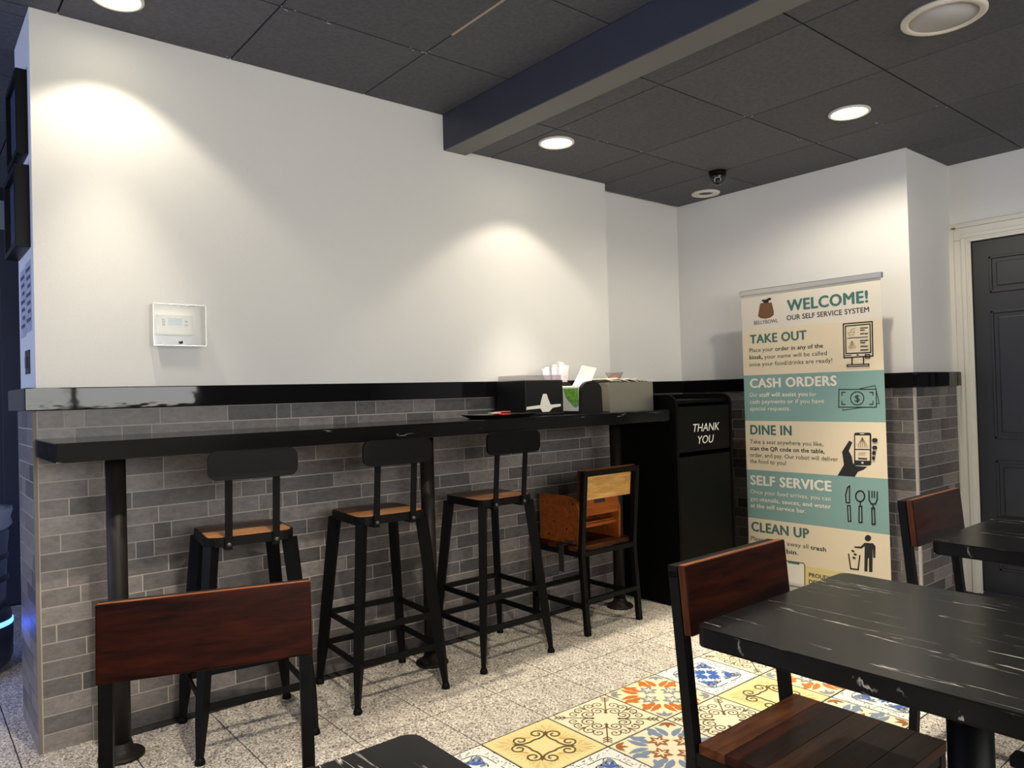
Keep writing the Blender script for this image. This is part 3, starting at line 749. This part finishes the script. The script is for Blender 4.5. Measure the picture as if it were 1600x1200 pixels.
pa = MB().box(LX, RX, -.001, 0, .05, TOPZ).build('banner_sheet', HEAD, bt)
for k, m in ((1, CREAM), (2, TEAL), (3, CREAM), (4, TEAL), (5, CREAM), (6, YEL)):
    o = MB().box(LX, RX, -.0012, -.001, zs[k+1], zs[k]).build('colour_band', m, pa)
MB().box(LX-.008, RX+.008, -.012, .010, TOPZ-.004, TOPZ+.026, bev=.004).build('top_bar', ALU, bt)
MB().box(LX-.01, RX+.01, -.05, .05, .012, .075, bev=.01).build('base_case', ALU, bt)
MB().lathe([(.009, .07), (.009, TOPZ)], (0, .02, 0), 12).build('support_pole', ALU, bt)
for x in (LX+.05, RX-.08): MB().box(x, x+.03, -.10, .10, 0, .012).build('swivel_foot', ALU, bt)
def BT(txt, l, r, cap, m, bold=0):
    # baselines on the banner are level: the two photo points give left and right ends, their mean gives the height
    a, b = bl(*l), bl(*r); z = (a[1]+b[1])/2; c = bl(l[0], l[1]-cap)[1]-a[1]
    place_text(txt, (a[0], z), (b[0], z), c, m, pa, to3b(2), bold)
BT('WELCOME!', (1230, 486), (1357, 472), 17, DTEAL, .042)
BT('OUR SELF SERVICE SYSTEM', (1229.5, 500.2), (1358.4, 487.6), 7.6, INK, .018)
BT('BELLYBOWL', (1178.6, 507), (1216, 504), 5.6, INK)
BT('TAKE OUT', (1172, 536.6), (1261, 530.5), 13.4, DTEAL, .042)
BT('Place your', (1171.4, 550.4), (1208.5, 548.5), 6.4, INK); BT('order in any of the', (1211.5, 548), (1286.3, 543.5), 6.4, INK, .022)
BT('kiosk,', (1171.4, 561.5), (1192, 560.5), 6.4, INK, .022); BT('your name will be called', (1194.5, 560), (1292.3, 555.4), 6.4, INK)
BT('once your food/drinks are ready!', (1171, 572.3), (1300.8, 566.7), 6.4, INK)
BT('CASH ORDERS', (1172, 606), (1308, 602), 14, BWH, .042)
BT('Our', (1171.4, 619.8), (1184, 619.8), 6.4, BWH); BT('staff will assist you', (1186.6, 619.6), (1262.5, 619), 6.4, BWH, .022); BT('for', (1265, 619), (1276, 618.9), 6.4, BWH)
BT('cash payments or if you have', (1172, 630.2), (1288, 630.2), 6.4, BWH); BT('special requests.', (1172, 641.4), (1235.3, 641.4), 6.4, BWH)
BT('DINE IN', (1172.7, 678.5), (1237.6, 679.9), 14.4, DTEAL, .042)
BT('Take a seat anywhere you like,', (1172.2, 692.5), (1286.6, 697.4), 6.4, INK); BT('scan the QR code on the table,', (1172.2, 703.2), (1288.7, 708.3), 6.4, INK, .022)
BT('order, and pay. Our robot will deliver', (1172, 713.5), (1309.9, 720.7), 6.4, INK); BT('the food to you!', (1172.2, 723.5), (1228.7, 726.5), 6.4, INK)
BT('SELF SERVICE', (1172.7, 756.2), (1299.9, 767.8), 14.4, BWH, .042)
BT('Once your food arrives, you can', (1172.7, 770.6), (1298, 782.3), 6.4, BWH); BT('get', (1172.7, 781.8), (1185, 782.9), 6.4, BWH); BT('utensils, sauces, and water', (1187.5, 783.2), (1298.7, 794.7), 6.4, BWH, .022)
BT('at the self service bar.', (1173.1, 791.9), (1260.2, 802.1), 6.4, BWH, .022)
BT('CLEAN UP', (1174.3, 829.7), (1264.9, 840.9), 14.4, DTEAL, .042)
BT('Please throw away all', (1173.8, 843.2), (1263.5, 858), 6.6, INK); BT('trash', (1266.5, 858.3), (1291.2, 861.9), 6.6, INK, .022); BT('in the', (1174, 854.5), (1195, 858), 6.6, INK); BT('trash bin.', (1198, 858.5), (1248, 868.2), 6.6, INK, .022)
BT('PROUDLY', (1264.2, 901.5), (1305, 908), 6.5, INK, .022); BT('DELIVERED', (1264.2, 912), (1311, 920), 6.5, INK, .022)
def icon(name, parts):
    """flat pictogram from photo pixels: ('f', material, points) filled, ('l', material, width_px, points[, closed]) stroked"""
    mb = MB(); lay = 0
    for it in parts:
        lay += 1; y = -.0012-.00025*lay
        mb.use(it[1])
        if it[0] == 'f': mb.poly([(a, y, b) for a, b in (bl(*q) for q in it[2])])
        else:
            pts = [bl(*q) for q in it[3]]; wd = it[2]*.00365; closed = len(it) > 4; n = len(pts)
            for i in range(n if closed else n-1):
                a, b = Vector(pts[i]), Vector(pts[(i+1) % n]); d = (b-a).normalized(); q = Vector((-d.y, d.x))*wd/2; a = a-d*wd*.45; b = b+d*wd*.45
                mb.poly([(v.x, y, v.y) for v in (a+q, a-q, b-q, b+q)])
    mb.build(name, None, pa)
def K(x, y): return (1300+x/12, 490+y/12)
def G(x, y): return (1300+x/12, 660+y/12)
def Z2(x, y): return (1140+x*.2334, 650+y*.2334)
def Z1(x, y): return (1140+x*.21667, 420+y*.21667)
icon('kiosk_icon', [('l', INK, 1.9, [K(215, 195), K(755, 150), K(768, 795), K(228, 830)], 1), ('l', INK, 1.7, [K(255, 235), K(715, 195), K(728, 730), K(265, 750)], 1),
    ('l', INK, 1.2, [K(300, 462), K(670, 437)])]+[('l', INK, 1.5, [K(a, y), K(b, y-(b-a)*.07)]) for a, b, y in ((540, 668, 272), (540, 610, 312), (540, 610, 378), (635, 672, 375), (540, 675, 508), (545, 620, 548), (545, 620, 615), (640, 672, 612), (545, 680, 685))]+
    [('l', INK, 1.2, [K(255, 788), K(360, 783)]), ('l', INK, 1.9, [K(480, 776), K(500, 775)]), ('l', INK, 1.6, [K(635, 770), K(712, 768), K(712, 828), K(640, 832)], 1),
     ('l', INK, 1.9, [K(385, 830), K(385, 945)]), ('l', INK, 1.9, [K(600, 815), K(600, 935)]), ('l', INK, 1.6, [K(295, 960), K(700, 945), K(700, 980), K(295, 995)], 1),
     ('l', BRN, .5, [K(310, 360), K(340, 410), K(400, 405), K(435, 345)], 1), ('l', BRN, .6, [K(350, 330), K(380, 300), K(450, 270)])]+
    [('l', BRN, .5, [K(390, 510), K(320+k*45, 640), K(360+k*30, 650)]) for k in range(4)])
icon('cash_icon', [('l', INK, 1.1, [Z1(815, 1010), Z1(818, 1020), Z1(960, 1000)]), ('l', INK, 1.1, [Z1(940, 865), Z1(1050, 842), Z1(1080, 970), Z1(1062, 975)]),
    ('l', INK, 1.3, [Z1(790, 870), Z1(1058, 868), Z1(1060, 998), Z1(788, 998)], 1), ('l', INK, 1.2, [Z1(922+48*math.cos(k*.314), 934+48*math.sin(k*.314)) for k in range(20)], 1)]+
    [('l', INK, 1.2, [Z1(*q) for q in c]) for c in (((835, 890), (812, 890), (812, 912)), ((1012, 890), (1036, 890), (1036, 912)), ((835, 976), (812, 976), (812, 955)), ((1012, 976), (1036, 976), (1036, 955)))])
a_ = bl(*Z1(905, 958)); b_ = bl(*Z1(940, 958)); place_text('$', (a_[0], a_[1]), (b_[0], a_[1]), .035, INK, pa, to3b(3), .01)
icon('phone_hand_icon', [('f', INK, [G(105, 998), G(225, 795), G(190, 550), G(325, 340), G(385, 375), G(318, 535), G(375, 640), G(395, 760), G(450, 815), G(668, 832), G(590, 890), G(490, 925), G(432, 1020)]),
    ('f', INK, [G(x, y) for x, y in rrect(578, 500, 325, 615, 40, 3)]), ('f', CREAM, [G(437, 245), G(708, 245), G(712, 500), G(440, 495)]), ('f', CREAM, [G(440, 518), G(712, 522), G(712, 718), G(442, 710)]),
    ('f', CREAM, [G(528, 205), G(610, 205), G(610, 220), G(528, 220)]), ('l', CREAM, 2.4, [G(568, 755), G(582, 756)]), ('l', INK, 2.2, [G(510, 675), G(650, 684)]),
    ('l', BRN, .5, [G(500, 570), G(640, 572)]), ('l', BRN, .5, [G(500, 605), G(630, 607)])]+[('l', BRN, .6, [G(575, 280), G(490+k*45, 440), G(520+k*36, 470)]) for k in range(5)]+
    [('f', INK, [G(x, y) for x, y in rrect(cx, cy, w_, h_, min(w_, h_)*.45, 3)]) for cx, cy, w_, h_ in ((810, 335, 105, 80), (808, 472, 95, 72), (795, 572, 75, 75), (787, 668, 60, 72))])
icon('cutlery_icon', [('l', INK, 1.9, [Z2(782, 580), Z2(778, 530), Z2(790, 480), Z2(804, 468), Z2(804, 582)], 1), ('l', INK, 1.8, [Z2(790, 600), Z2(808, 600), Z2(813, 705), Z2(796, 705)], 1),
    ('l', INK, 1.9, [Z2(875+30*math.cos(k*.45), 537+36*math.sin(k*.45)) for k in range(14)], 1), ('l', INK, 1.9, [Z2(876, 575), Z2(876, 602)]), ('l', INK, 1.8, [Z2(868, 605), Z2(886, 605), Z2(888, 712), Z2(868, 712)], 1),
    ('l', INK, 1.8, [Z2(934, 502), Z2(936, 560), Z2(950, 588), Z2(978, 588), Z2(990, 560), Z2(990, 508)]), ('l', INK, 1.6, [Z2(955, 504), Z2(955, 545)]), ('l', INK, 1.6, [Z2(971, 506), Z2(971, 545)]), ('l', INK, 1.9, [Z2(963, 590), Z2(963, 612)]),
    ('l', INK, 1.8, [Z2(954, 617), Z2(972, 617), Z2(976, 724), Z2(957, 724)], 1)])
icon('litter_icon', [('f', INK, [Z2(927+22*math.cos(k*.45), 818+22*math.sin(k*.45)) for k in range(14)]), ('f', INK, [Z2(835, 872), Z2(878, 874), Z2(905, 848), Z2(962, 852), Z2(978, 872), Z2(977, 950), Z2(963, 950), Z2(960, 885), Z2(957, 1045), Z2(934, 1044), Z2(933, 952), Z2(927, 952), Z2(924, 1042), Z2(903, 1040), Z2(905, 872), Z2(884, 888), Z2(838, 882)]),
    ('l', INK, 2.0, [Z2(798, 925), Z2(812, 1022), Z2(862, 1028), Z2(873, 935)])]+[('l', INK, 2.6, [Z2(x, y), Z2(x+9, y+3)]) for x, y in ((822, 902), (838, 925), (830, 948))])
# shop emblem: a plain brown rounded bowl shape under a black cap, without the mascot's face
def Lg(x, y): return (1140+x/12.3, 440+y/12.3)
icon('emblem', [('f', BRN, [Lg(*q) for q in ((590, 420), (640, 410), (760, 405), (810, 400), (850, 560), (852, 640), (790, 690), (700, 715), (600, 705), (548, 665), (565, 560))]),
    ('f', INK, [Lg(*q) for q in ((655, 410), (650, 385), (620, 385), (625, 350), (700, 345), (760, 310), (802, 318), (800, 350), (755, 370), (750, 405))])])
icon('phone_icon', [('l', INK, 1.2, [Z2(358, 985), Z2(372, 968), Z2(495, 985), Z2(505, 1000), Z2(505, 1200), Z2(345, 1190)], 1), ('f', BWH, [Z2(364, 990), Z2(376, 975), Z2(490, 992), Z2(498, 1005), Z2(498, 1195), Z2(352, 1185)]), ('f', DTEAL, [Z2(392, 972), Z2(470, 982), Z2(468, 996), Z2(392, 984)])])

# ------------------------------------------------------------------ things on the counter
TOPZC = CZ+.0004
# long napkin dispenser with a clear top
y0 = -.30; a, b = at(822, 642, y=y0), at(881, 642, y=y0); zt = at(850, 594, y=y0).z
nd = thing('napkin_dispenser', 'wide black napkin dispenser with a cross-shaped opening, beside the tray on the counter', 'napkin holder', ((a.x+b.x)/2, y0+.11, TOPZC))
hw = (b.x-a.x)/2; hh = zt-CZ; BP_ = mat('black_plastic', (.008, .008, .0085), .4, spec=.25)
MB().box(-hw, hw, -.108, .11, .012, hh, bev=.004).box(-hw-.004, hw+.004, -.112, .115, 0, .012, bev=.003).build('body', BP_, nd)
MB().box(-hw+.004, hw-.004, -.104, .106, hh, hh+.026, bev=.004).build('clear_lid', mat_clear('frosted_lid', (.86, .84, .86), .35, .3), nd)
NAP = mat('napkin_paper', (.74, .72, .66), .8)
f_ = lambda pts: [(x, -.1095, z) for x, z in pts]
MB().prism(f_([(-hw*.98, .030), (-hw*.95, .044), (-hw*.25, .050), (-.022, .078), (-.010, .104), (.012, .104), (.022, .078), (hw*.30, .050), (hw*.85, .052), (hw*.84, .040), (hw*.40, .034), (.026, .016), (-.018, .016), (-hw*.25, .034)]), (0, .0012, 0)).build('napkins', NAP, nd)
# tray with sauce packets
y0 = -.345; a, b = at(741, 640, y=y0), at(826, 640, y=y0)
tr = thing('tray', 'flat black tray holding red packets on the counter', 'tray', ((a.x+b.x)/2, y0+.02, TOPZC))
hw2 = (b.x-a.x)/2
def ringp(sx, sy, z): return [(x, y, z) for x, y in rrect(0, 0, sx*2, sy*2, .02, 3)]
m = MB(); lv = [ringp(hw2-.035, .075, .0), ringp(hw2, .105, .018), ringp(hw2-.003, .102, .018), ringp(hw2-.04, .07, .003)]
vs = [[m.bm.verts.new(p) for p in r] for r in lv]; n = len(lv[0])
for A, B in zip(vs, vs[1:]):
    for k in range(n): m.bm.faces.new((A[k], A[(k+1) % n], B[(k+1) % n], B[k]))
m.bm.faces.new(vs[0][::-1]); m.bm.faces.new(vs[-1])
m.build('tray_dish', mat('black_tray', (.012, .011, .011), .3), tr)
RED = mat('red_packet', (.50, .045, .035), .4); RPW = mat('packet_print', (.62, .55, .5), .4)
random.seed(4)
for k in range(6):
    lb = ('red sauce packet in the black tray on the counter', 'packet')
    p = bpy.data.objects.new('sauce_packet', MB().box(-.035, .035, -.022, .022, 0, .004, bev=.0015).data('packet')); p.data.materials.append(RED if k != 1 else RPW); link(p)
    p.location = (tr.location.x+[-.03, -.03, .0, .015, .02, .025][k], tr.location.y+[-.01, .0, -.01, .0, .01, .01][k], TOPZC+.0035+.0043*[0, 4, 1, 2, 3, 5][k]); p.rotation_euler = (0, 0, [.3, 1.2, -.4, .1, .4, .2][k])
    tag(p, 'pale packet lying on top of the red ones in the black tray' if k == 1 else lb[0], lb[1], 'packets in the tray')
# upright napkin dispenser: black curved front, picture card in its side
y0 = -.385; a, b = at(909, 641, y=y0), at(942, 640, y=y0); zt = at(925, 595, y=y0).z
hw = (b.x-a.x)/2; hh = zt-CZ
nd2 = thing('napkin_dispenser', 'small arched black napkin dispenser with a green picture card in its side', 'napkin holder', ((a.x+b.x)/2, y0, TOPZC))
def arch(y, s=1): return [(-hw, y, 0), (hw, y, 0), (hw*.93, y, hh*.72)]+[(hw*.93*math.cos(t), y, hh*.72+hh*.28*math.sin(t)) for t in [k*math.pi/10 for k in range(1, 10)]]+[(-hw*.93, y, hh*.72)]
MB().prism(arch(0), (0, .022, 0)).build('end_cap', BP_, nd2)
MB().prism(arch(.190), (0, .02, 0)).build('end_cap', BP_, nd2)
MB().box(-hw, hw, .022, .190, 0, .012).build('base', BP_, nd2)
MB().box(-hw*.8, hw*.8, .024, .188, .012, hh*.86, bev=.004).build('napkins', NAP, nd2)
CARD = mat('card_white', (.62, .65, .62), .35); GRN = mat('card_green', (.13, .34, .04), .5, var=.5, scale=70)
cdm = MB().box(-hw*.90, -hw*.84, .023, .189, .014, hh*.80).build('picture_card', CARD, nd2)
MB().prism([(-hw*.905, .075, hh*.78), (-hw*.905, .030, hh*.78), (-hw*.905, .028, hh*.30), (-hw*.905, .055, hh*.22), (-hw*.905, .110, hh*.50), (-hw*.905, .135, hh*.78)], (-.0005, 0, 0)).build('leaf_picture', GRN, cdm)
MB().prism([(-.055, .085, hh*.84), (.03, .045, hh*.86), (.055, .04, hh*1.10), (.075, .035, hh*1.40), (.008, .07, hh*1.50), (-.02, .08, hh*1.15)], (0, .0012, 0)).build('pulled_napkin', NAP, nd2)
# steel caddy with paper lids and a small cup on top
y0 = -.36; a, b = at(953, 638, y=y0), at(1021, 634, y=y0); zt = at(985, 597, y=y0).z
cdx = thing('steel_caddy', 'brushed steel box caddy filled with paper sleeves at the right end of the counter', 'caddy', ((a.x+b.x)/2, y0+.13, TOPZC))
hw = (b.x-a.x)/2-.001; hh = zt-CZ
MB().box(-hw, hw, -.13, -.127, 0, hh).box(-hw, hw, .127, .13, 0, hh).box(-hw, -hw+.003, -.127, .127, 0, hh).box(hw-.003, hw, -.127, .127, 0, hh).box(-hw, hw, -.127, .127, 0, .003).build('box', STEEL, cdx)
PAP = mat('paper_sleeve', (.78, .74, .64), .75)
random.seed(8)
for k in range(14):
    x = -hw+.02+(2*hw-.05)*k/13; 
    MB().box(-.028, .028, -.11, .11, -.0015, .0015, mtx=Matrix.Translation((x, random.uniform(-.01, .01), hh+.011+.004*math.sin(k*1.9))) @ Matrix.Rotation(random.uniform(.10, .26), 4, 'Y') @ Matrix.Rotation(random.uniform(-.05, .05), 4, 'Z')).build('paper_sleeve', PAP, cdx)
cup = thing('dip_cup', 'small clear plastic cup with red garnish on top of the steel caddy', 'cup', (cdx.location.x-.012, cdx.location.y-.02, CZ+hh+.0215))
MB().lathe([(.032, 0), (.050, .034), (.052, .034), (.0485, .033), (.031, .0015), (0, .0015)], n=20).build('cup_wall', mat_clear('cup_plastic', (.86, .86, .86), .25, .2), cup)
random.seed(2)
MB().lathe([(0, .016), (.016, .015), (.026, .010), (.028, .002), (0, .002)], (0.004, 0, 0), 12).build('garnish', mat('garnish_red', (.5, .07, .05), .6, var=.5, scale=90), cup)
# wrapped chopsticks standing in a dark box between the dispensers
y0 = -.23; a, b = at(876, 640, y=y0), at(893, 640, y=y0)
hd = thing('chopstick_holder', 'dark upright holder behind the napkin dispensers', 'holder', ((a.x+b.x)/2+.012, y0+.10, TOPZC))
for q in ((-.05, -.047, -.04, .04), (.047, .05, -.04, .04), (-.05, .05, -.04, -.037), (-.05, .05, .037, .04)): MB().box(*q, 0, .115).build('holder_wall', BP_, hd)
MB().box(-.05, .05, -.04, .04, 0, .003).build('holder_floor', BP_, hd)
SLV = mat('chopstick_sleeve', (.80, .72, .80), .7, var=.2, scale=90)
for k, (dx, tilt, hgt, dy) in enumerate(((-.050, -.26, .235, -.03), (-.032, -.16, .24, -.012), (-.014, -.07, .232, -.028), (.004, .0, .250, -.005), (.020, .07, .262, -.03), (.036, .13, .268, .010), (.050, .17, .25, -.02))):
    o = bpy.data.objects.new('chopstick_packet', MB().box(-.015, .015, -.003, .003, 0, hgt, bev=.001).data('chopstick_packet')); o.data.materials.append(SLV); link(o)
    o.location = (hd.location.x+dx*.7, hd.location.y+dy, TOPZC+.0055); o.rotation_euler = (0, tilt, 0)
    tag(o, ('leftmost', 'second from left', 'third from left', 'middle', 'third from right', 'second from right', 'rightmost')[k]+' paper wrapped chopsticks of the row in the dark holder', 'chopsticks', 'wrapped chopsticks in the holder')

# ------------------------------------------------------------------ thermostat in a clear guard
tc0, tc1 = at(238, 474, y=-.05), at(321, 541, y=-.05)
cx, cz = (tc0.x+tc1.x)/2, (tc0.z+tc1.z)/2; gw, gh = abs(tc1.x-tc0.x)/2, abs(tc0.z-tc1.z)/2
th = thing('thermostat', 'cream wall thermostat with a small screen inside a clear guard', 'thermostat', (cx-.008, 0, cz))
MB().box(-.066, .066, -.026, 0, -.036, .044, bev=.006).build('body', mat('thermostat_plastic', (.72, .70, .60), .4), th)
MB().box(-.024, .024, -.0275, -.026, .004, .028).build('screen', mat('lcd', (.34, .46, .50), .25), th)
for x, z in ((-.042, .022), (-.042, .012), (-.042, .002), (.040, .018), (.040, .004)):
    MB().box(x-.005, x+.005, -.0285, -.026, z-.003, z+.003, bev=.001).build('button', mat('button_grey', (.35, .35, .33), .5), th)
gd = thing('thermostat_guard', 'clear plastic lock box fixed over the thermostat', 'cover', (cx, 0, cz))
t_ = .003
sheets = [[(-gw, -.06, -gh), (gw, -.06, -gh), (gw, -.06, gh), (-gw, -.06, gh)]]
for sx in (-1, 1): sheets.append([(sx*gw, -.06, -gh), (sx*gw, 0, -gh), (sx*gw, 0, gh), (sx*gw, -.06, gh)])
for sz in (-1, 1): sheets.append([(-gw, -.06, sz*gh), (gw, -.06, sz*gh), (gw, 0, sz*gh), (-gw, 0, sz*gh)])
cv = MB()
for q in sheets: cv.poly(q)
bmesh.ops.remove_doubles(cv.bm, verts=cv.bm.verts, dist=1e-5); cv.build('cover', CLEAR, gd)
EDG = mat_clear('acrylic_edge', (.93, .94, .92), .45, .3)
for sx in (-1, 1): MB().box(sx*gw-.0012, sx*gw+.0012, -.0615, -.059, -gh, gh).build('cover_edge', EDG, gd)
for sz in (-1, 1): MB().box(-gw, gw, -.0615, -.059, sz*gh-.0012, sz*gh+.0012).build('cover_edge', EDG, gd)
for k in range(13): MB().box(-gw+.014+k*.0125, -gw+.018+k*.0125, -.05, -.02, gh, gh+.0012).build('vent_rib', EDG, gd)
MB().lathe([(.006, -.008), (.006, 0)], (0, -.062, -gh+.012), 12, 'Y').build('lock', mat('lock_metal', (.12, .1, .08), .35, 1), gd)

# ------------------------------------------------------------------ ceiling fittings
dm = at(1121, 268, z=H2)
sc_ = thing('security_camera', 'black dome security camera with a ring of white lamps under the ceiling', 'camera', (dm.x-.0, dm.y, H2))
MB().lathe([(.048, 0), (.048, -.016), (.045, -.02)], n=28).build('base', BLACK, sc_)
MB().lathe([(.045, -.018), (.043, -.035), (.036, -.058), (.022, -.073), (0, -.078)], n=28).build('dome', mat('dome_black', (.008, .008, .008), .25), sc_)
vd = (CAM-Vector(sc_.location)).normalized(); ce = Vector((vd.x, vd.y, 0)).normalized()*.034+Vector((0, 0, -.053))
nv = (Vector((vd.x, vd.y, 0)).normalized()*.62+Vector((0, 0, -.78))).normalized(); ux = nv.cross(Vector((0, 0, 1))).normalized(); uy = ux.cross(nv)
LED = mat('camera_led', (.75, .77, .78), .3)
for k in range(12):
    t = 2*math.pi*k/12; q = ce+(ux*math.cos(t)+uy*math.sin(t))*.017+nv*.002
    MB().lathe([(0, .0018), (.002, .0016), (.0026, -.004)], tuple(q), 8).build('infrared_lamp', LED, sc_)
MB().lathe([(0, .004), (.008, .003), (.010, -.006)], tuple(ce), 14).build('lens', mat('lens_black', (.01, .01, .012), .08), sc_)
rg = at(1104, 302, z=H2)
dl = thing('ceiling_vent_ring', 'unlit white ring fitting in the ceiling below the security camera', 'ceiling fitting', (rg.x-.01, rg.y, H2))
MB().lathe([(.088, 0), (.086, -.008), (.060, -.012), (.045, -.004), (.042, .0)], n=36).build('ring', mat('ring_white', (.70, .68, .60), .45), dl)
MB().lathe([(0, -.0012), (.043, -.0012), (.043, 0)], n=28).build('socket', mat('socket_dark', (.06, .05, .045), .5), dl)
sp = at(1473, 22, z=H2)
sk = thing('ceiling_speaker', 'large white round ceiling speaker with a cream rim at the top right', 'speaker', (2.345, -2.045, H2))
MB().lathe([(.128, 0), (.128, -.008), (.120, -.013), (.106, -.012), (.103, -.006)], n=48).build('rim', mat('speaker_rim', (.66, .62, .52), .5), sk)
MB().lathe([(0, -.009), (.104, -.0075), (.104, -.001)], n=48).build('grille', mat('speaker_grille', (.50, .49, .50), .6, bump=.3, bscale=900), sk)

# ------------------------------------------------------------------ on the end of the bar wall
FRM = mat('picture_frame_black', (.004, .004, .006), .4, spec=.15); PG = mat('picture_glass', (.10, .14, .26), .06, spec=.8)
def frame(y0, y1, z0, z1, th_, label):
    o = thing('picture_frame', label, 'picture', (0, (y0+y1)/2, z0))
    w2 = (y1-y0)/2; h = z1-z0; f = .02
    m = MB()
    m.box(-th_, 0, -w2, -w2+f, 0, h, bev=.002).box(-th_, 0, w2-f, w2, 0, h, bev=.002).box(-th_, 0, -w2+f, w2-f, 0, f, bev=.002).box(-th_, 0, -w2+f, w2-f, h-f, h, bev=.002)
    m.build('frame', FRM, o); MB().box(-th_*.6, -.001, -w2+f, w2-f, f, h-f).build('picture', PG, o); return o
frame(.07, .37, 2.07, 2.37, .035, 'black framed picture hung highest on the end of the bar wall')
frame(.06, .38, 1.74, 2.03, .045, 'black framed picture below the other one on the end of the bar wall')
pn = mat('notice_paper', (.42, .45, .55), .5, var=.3, scale=40); PR = mat('notice_print', (.06, .07, .13), .6)
for y, z, w_, h, lb in ((.13, 1.45, .14, .25, 'printed notice sheet taped nearest the corner of the bar wall'), (.28, 1.44, .13, .25, 'printed notice sheet taped further back on the end of the bar wall')):
    nt_ = thing('notice_sheet', lb, 'notice', (0, y, z), 0, 'notices on the end of the bar wall')
    MB().box(-.0015, 0, -w_/2, w_/2, 0, h).build('sheet', pn, nt_)
    for k in range(7): MB().box(-.0022, -.0015, -w_*.4, w_*.4-.02*(k % 3), h-.035-k*.03, h-.022-k*.03).build('print_line', PR, nt_)
sw = thing('switch_plate', 'small dark switch plate near the bottom of the bar wall end', 'switch', (0, .17, 1.30))
MB().box(-.006, 0, -.045, .045, 0, .085, bev=.002).build('plate', mat('switch_black', (.02, .02, .025), .4), sw)
MB().box(-.010, -.006, -.02, .02, .022, .062, bev=.002).build('rocker', mat('switch_rocker', (.05, .05, .06), .4), sw)

# ------------------------------------------------------------------ seen past the left end of the bar wall
rb = thing('serving_robot', 'serving robot with a blue light strip at the left edge', 'robot', (-.150, 1.12, 0))
RBB = mat('robot_body', (.11, .13, .20), .35); RBD = mat('robot_base', (.025, .03, .05), .4)
MB().lathe([(.165, .03), (.178, .06), (.182, .20), (.175, .26), (.165, .275)], n=36).build('base', RBD, rb)
MB().lathe([(.1795, .205), (.1815, .21), (.1815, .225), (.1785, .23)], n=36).build('light_strip', mat('robot_light', (.02, .12, 1), .4, emit=9), rb)
MB().lathe([(.14, .275), (.155, .32), (.165, .55), (.172, .62), (.165, .63)], n=36).build('body', RBB, rb)
for z in (.40, .50): MB().lathe([(.161, z), (.168, z+.004), (.168, z+.022), (.163, z+.026)], n=36).build('tray_groove', RBD, rb)
MB().lathe([(.12, 0), (.12, .03), (.10, .03)], n=20).build('wheel_skirt', RBD, rb)
bg = thing('bin_liner', 'crumpled silver plastic liner on top of the unit at the left edge', 'bag', (-.150, 1.12, .631))
m = MB(); random.seed(3); prof = [(.168, 0), (.183, .02), (.176, .05), (.186, .085), (.182, .10), (.15, .09)]
m.lathe(prof, n=40)
for v in m.bm.verts: v.co *= 1+random.uniform(-.02, .02); v.co.z = max(v.co.z, 0)
m.build('liner', mat('silver_liner', (.50, .55, .62), .3, .3), bg)

# folded silver stand between the bin and the banner
fs = thing('folded_stand', 'folded silver tube stand leaning between the bin and the banner', 'stand', (3.60, -.43, 0))
for dx, dy in ((0, 0), (.03, -.03)):
    MB().tube([(dx-.02, dy, 0), (dx, dy, .6), (dx+.005, dy-.02, .66), (dx+.02, dy-.06, .68)], .009).build('tube', ALU, fs)
MB().tube([(-.01, 0, .3), (.02, -.03, .3)], .006).build('brace', ALU, fs)
